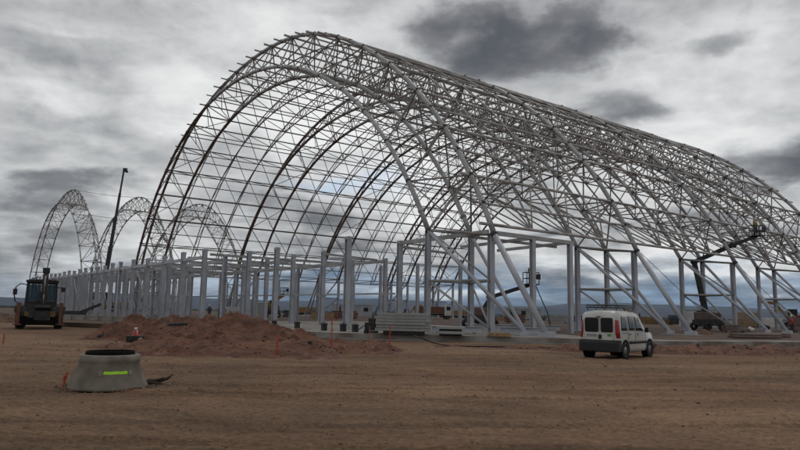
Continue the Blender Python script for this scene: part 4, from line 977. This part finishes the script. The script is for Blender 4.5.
# ---------------------------------------------------------------- people
def make_person_meshes():
    me = bpy.data.meshes.new('person'); V = [(0, 0, .95), (0, 0, 1.15), (0, .01, 1.38), (0, .01, 1.5), (0, -.01, 1.60), (0, -.015, 1.72),
         (.10, 0, .90), (.12, .03, .50), (.13, .0, .09), (.13, -.15, .04), (-.10, 0, .90), (-.13, -.05, .5), (-.15, .05, .09), (-.15, -.10, .04),
         (.19, .01, 1.40), (.25, .02, 1.13), (.24, -.14, .93), (.23, -.21, .87), (-.19, .01, 1.40), (-.25, .02, 1.13), (-.24, -.12, .92), (-.23, -.18, .85)]
    E = [(0, 1), (1, 2), (2, 3), (3, 4), (4, 5), (0, 6), (6, 7), (7, 8), (8, 9), (0, 10), (10, 11), (11, 12), (12, 13), (2, 14), (14, 15), (15, 16), (16, 17), (2, 18), (18, 19), (19, 20), (20, 21)]
    Rr = [.15, .15, .17, .065, .095, .085, .095, .065, .05, .045, .095, .065, .05, .045, .075, .05, .038, .04, .075, .05, .038, .04]
    me.from_pydata(V, E, []); ob = bpy.data.objects.new('person', me); COL.objects.link(ob)
    md = ob.modifiers.new('skin', 'SKIN'); sv = me.skin_vertices[0].data
    for i, r in enumerate(Rr): sv[i].radius = (r, r * (.75 if i in (0, 1, 2) else 1))
    sv[0].use_root = True
    sb = ob.modifiers.new('sub', 'SUBSURF'); sb.levels = 2; sb.render_levels = 2
    dg = bpy.context.evaluated_depsgraph_get(); m2 = bpy.data.meshes.new_from_object(ob.evaluated_get(dg))
    m2.materials.clear()
    for m_ in ('denim', 'vest', 'skin'): m2.materials.append(MT[m_])
    for p in m2.polygons:
        z = p.center.z; arm = abs(p.center.x) > .2 and z < .97
        p.material_index = 0 if z < .96 and not arm else 1 if z < 1.5 and not (arm and z < .9) else 2; p.use_smooth = True
    bpy.data.objects.remove(ob); return m2
pm = make_person_meshes()
def person(loc, rz_, lab, vest=None, hat='coneW'):
    me = pm
    if vest: me = pm.copy(); me.materials[1] = MT[vest]
    o = bpy.data.objects.new('person', me); COL.objects.link(o); o.location = loc; o.rotation_euler.z = rz_
    tag(o, lab, 'person', 'workers on the site')
    mb = MB(); mb.lathe([(.13, 1.70), (.115, 1.715), (.11, 1.78), (.07, 1.84), (.01, 1.86)], (0, -.01, 0), 14); mb.build('helmet', MT[hat], o)
person(far(209, 318, 88) * Vector((1, 1, 0)) + Vector((0, 0, SLAB)), .4, 'worker in dark clothes standing between the columns, the left one of a pair', None)
person(far(219, 318, 88) * Vector((1, 1, 0)) + Vector((0, 0, SLAB)), -.9, 'worker in dark clothes standing between the columns, the right one of a pair', None, 'red')
person(e1 + Vector((0, 0, .06)), .3, 'worker standing in the basket of the boom lift left of the van', 'vest')
person(e2 + Vector((-.1, 0, .06)), .3, 'worker in yellow hi-vis standing in the basket high among the tubes at right', 'hiviz')
person(far(792, 331, 80) * Vector((1, 1, 0)) + Vector((0, 0, SLAB)), .3, 'worker in a red jacket standing near the right edge of the picture', 'red')

# ---------------------------------------------------------------- things in and behind the vault
def cabin(px, d, L_, Wd, H, rz_, lab, m_):
    p = far(px, 320, d); c = empty('site_cabin', (p.x, p.y, SLAB), rz_); tag(c, lab, 'site cabin', 'site cabins behind the vault')
    mb = MB(); mb.box((0, 0, H / 2 + .15), (L_, Wd, H)); mb.build('wall', m_, c, bevel=.03)
    mb = MB(); mb.box((0, 0, H + .21), (L_ + .2, Wd + .2, .1)); mb.build('roof', MT['column'], c)
    n = max(1, int(L_ / 2.4))
    for i in range(n):
        x = -L_ / 2 + L_ * (i + .5) / n; mb = MB()
        if i == 0: mb.box((x, -Wd / 2 - .02, 1.2), (.8, .05, 2.0)); mb.build('door', MT['dark'], c)
        else: mb.box((x, -Wd / 2 - .02, 1.6), (1.0, .05, .8)); mb.build('window', MT['glass'], c)
cabin(697, 95, 3.8, 2.4, 2.1, -.1, 'small white site cabin behind the bent boom lift', MT['white'])
cabin(352, 150, 9, 2.5, 2.4, .1, 'long pale site cabin far behind the tall slim column', MT['column'])
cabin(262, 150, 5, 2.4, 2.4, .1, 'pale site cabin far behind the orange boom lift', MT['panel'])
cabin(522, 150, 8, 2.5, 2.2, .1, 'long low grey cabin far behind, left of the van', MT['panel'])
def truck(px, d, rz_, lab, m_, flip=1):
    p = far(px, 320, d); c = empty('dump_truck', (p.x, p.y, ground_z(p.x, p.y) if d > 140 else SLAB), rz_); tag(c, lab, 'truck', 'trucks parked behind the vault')
    mb = MB(); mb.box((0, 0, .9), (6.8, 1.0, .3)); mb.build('chassis', MT['dark'], c)
    mb = MB(); mb.prism([(2.0, .7), (3.5, .7), (3.5, 1.7), (3.2, 2.7), (2.0, 2.75)], -1.15, 1.15, axis='y'); cb = mb.build('cab', m_, c, bevel=.05)
    mb = MB(); mb.box((2.8, -1.16, 2.1), (.8, .03, .7)); mb.build('side_window', MT['glass'], cb)
    mb = MB(); mb.prism([(-3.4, 1.1), (1.7, 1.1), (1.8, 2.4), (-3.7, 2.4)], -1.2, 1.2, axis='y'); mb.build('tipper_body', MT['orangem'] if m_ is not MT['orangem'] else MT['yellow'], c)
    for x in (2.7, -1.4, -2.6):
        for sg in (-1, 1): mb = MB(); mb.lathe([(.47, -.15), (.5, 0), (.47, .15), (.25, .12), (.25, -.12)], (0, 0, 0), 16, 'y', closed=True); w = mb.build('wheel', MT['rubber'], c); w.location = (x, sg * 1.0, .5)
truck(433, 130, .2, 'dump truck with a white cab far behind the panel stack', MT['white'])
truck(452, 175, 2.9, 'dump truck with an orange cab farther back, behind the low panels', MT['orangem'])
truck(598, 190, .1, 'yellow truck far behind, hidden partly by the white van', MT['yellow'])
truck(310, 170, .3, 'orange truck parked behind the row of columns left of centre', MT['orangem'])
def excavator(px, d, rz_, lab, s=1):
    p = far(px, 322, d); c = empty('excavator', (p.x, p.y, SLAB if d < 130 else ground_z(p.x, p.y)), rz_); tag(c, lab, 'excavator', 'excavators behind the vault')
    for sg in (-1, 1): mb = MB(); mb.prism([(-1.9, .25), (-1.6, 0), (1.6, 0), (1.9, .25), (1.9, .6), (1.6, .85), (-1.6, .85), (-1.9, .6)], sg * .9, sg * 1.4, axis='y'); mb.build('track', MT['rubber'], c)
    mb = MB(); mb.box((-.5, 0, 1.5), (3.0, 2.4, 1.0)); mb.build('body', MT['orangem'], c, bevel=.1)
    mb = MB(); mb.box((.55, .65, 2.2), (1.4, .95, 1.5)); cb = mb.build('cab', MT['black'], c, bevel=.08)
    mb = MB(); mb.prism([(.9, 1.4), (1.2, 1.2), (3.2, 3.6), (5.0, 3.9), (4.9, 4.3), (2.9, 4.1)], -.25, .25, axis='y'); mb.build('boom', MT['yellow'], c)
    mb = MB(); mb.bar((4.95, 0, 4.3), (5.6, 0, 1.6), .3, .35); mb.build('stick', MT['yellow'], c)
    mb = MB(); mb.prism([(5.2, 1.7), (6.0, 1.5), (5.9, .9), (5.2, .6), (4.9, 1.2)], -.5, .5, axis='y'); mb.build('bucket', MT['dark'], c)
excavator(797, 125, 2.6, 'orange excavator behind the leaning legs near the right edge')
excavator(405, 200, .2, 'orange excavator far behind the panel stack')
excavator(640, 210, 2.8, 'small far excavator standing behind the roof rack of the van')
# low clutter: stacked materials across the yard behind
random.seed(21)
cl = [('white_sack', 'white', 4, 2), ]
def sack(px, py, lab, m_, sc=(1, 1, 1)):
    p = at(px, py, SLAB); mb = MB(); mb.ball((0, 0, .3), .5, 12, 8, (1.3 * sc[0], .9, .75 * sc[2])); mb.ball((.7 * sc[0], .1, .22), .4, 10, 6, (1.1, .9, .7)); o = mb.build('fabric_sack', m_); o.location = p; tag(o, lab, 'sack', 'sacks on the slab')
sack(742, 331.8, 'bulging white sack on the ground between the leaning legs at right', MT['white'], (1.3, 1, 1)); sack(762, 329, 'dark sack just right of the white sack', MT['rubber'])
def pile(px, d, n, lab, m_, L_=4, name='material_stack', h=.3, z=None):
    p = far(px, 320, d); mb = MB(); r_ = random.uniform(-.3, .3)
    for k in range(n):
        q = Matrix.Rotation(r_, 3, 'Z') @ Vector((random.uniform(-.1, .1), 0, 0)); mb.box((q.x, q.y, .12 + h * (k + .5)), (L_ * random.uniform(.9, 1), 1.1, h * .86), r_)
    for e in (-.35, .35): q = Matrix.Rotation(r_, 3, 'Z') @ Vector((e * L_, 0, 0)); mb.box((q.x, q.y, .06), (.15, 1.2, .12), r_, 1)
    o = mb.build(name, [m_, MT['wood']]); o.location = (p.x, p.y, (SLAB if d < 120 else ground_z(p.x, p.y)) if z is None else z); tag(o, lab, 'material stack', 'material stacks in the yard')
spec = [(650, 120, 5, 'yellow', 'yellow formwork stack right behind the bonnet of the van'), (664, 122, 4, 'yellow', 'yellow formwork stack between van and first leaning leg'), (676, 118, 5, 'dark', 'dark material stack beside the first right-hand leaning leg'),
        (722, 120, 4, 'white', 'low white stack between the bent boom lift and the white sack'), (746, 115, 7, 'wood', 'tall brown timber stack behind the white sack'), (735, 75, 2, 'brown_steel', 'low dark stack of steel lengths on the slab at right'), (500, 120, 3, 'wood', 'timber stack behind the widest column'), (515, 100, 4, 'orangem', 'rust-orange stack behind the boom lift hose'),
        (558, 110, 4, 'panel', 'grey panel stack just left of the van roof'), (575, 130, 5, 'dark', 'dark stack seen above the left of the van'), (545, 140, 4, 'brown_steel', 'brown stack behind the leaning front leg'), (395, 110, 4, 'brown_steel', 'brown stack behind the tall panel stack'),
        (345, 105, 4, 'orangem', 'rust-orange stack behind the tall slim column'), (322, 100, 3, 'wood', 'timber stack behind the marker pole'), (290, 120, 5, 'dark', 'dark stack behind the left pedestals'), (236, 90, 5, 'white', 'white stack between the columns beside the pair of workers'), (800, 85, 5, 'brown_steel', 'brown stack at the right edge of the picture'), (475, 125, 4, 'white', 'white stack behind the low pair of panels'), (418, 190, 5, 'blue', 'blue sheeted stack far behind the panel stack'), (772, 150, 6, 'white', 'white stack far behind the last leaning legs'), (620, 240, 5, 'white', 'white stack far off above the van')]
for i, (px, d, n, m_, lab) in enumerate(spec): pile(px, d, n, lab, MT[m_], 2.2 + 2.2 * random.random())
def poles_on_slab():
    for i, (px, py, lab) in enumerate(((757, 338.8, 'front'), (768, 337.6, 'back'))):
        p = at(px, py, SLAB); mb = MB()
        for k in range(4): mb.tube((-1.8, k * .2, .12), (1.8, k * .2 + .05, .12), .09, 8)
        for k in range(3): mb.tube((-1.7, .1 + k * .2, .27), (1.8, .1 + k * .2, .27), .09, 8)
        o = mb.build('pipe_bundle', MT['brown_steel']); o.location = p; o.rotation_euler.z = .05; tag(o, lab + ' one of two bundles of dark pipes lying on the slab at right', 'pipe bundle', 'pipe bundles on the slab')
poles_on_slab()
# far scrub and town on the plain
def far_plain():
    mb = MB(); random.seed(5)
    for i in range(1400):
        d = 260 * (1 + 11 * random.random() ** 1.4); a = random.uniform(-.75, .75); x, y = d * sin(a), d * cos(a); s = d / 260
        mb.ball((x, y, ground_z(x, y) + .6), random.uniform(.7, 1.5) * (1 + .35 * s), 6, 4, (random.uniform(1.2, 3), 1.2, .75))
    tag(mb.build('scrub', mat('dark_scrub', (.02, .026, .016), 1, 0, .4, .05), fix=False), 'dark scrub dotted over the far plain', 'scrub', kind='stuff')
far_plain()

# ---------------------------------------------------------------- air
hz = bpy.data.materials.new('haze'); hz.use_nodes = True; n_ = hz.node_tree.nodes; n_.remove(n_['Principled BSDF'])
pv = n_.new('ShaderNodeVolumePrincipled'); pv.inputs['Color'].default_value = (.62, .78, 1, 1); pv.inputs['Density'].default_value = HAZE; pv.inputs['Anisotropy'].default_value = .2
hz.node_tree.links.new(pv.outputs[0], n_['Material Output'].inputs['Volume'])
if HAZE:
    mb = MB(); mb.box((0, 3600, 60), (19000, 9200, 150)); hb = mb.build('haze', hz); tag(hb, kind='stuff')
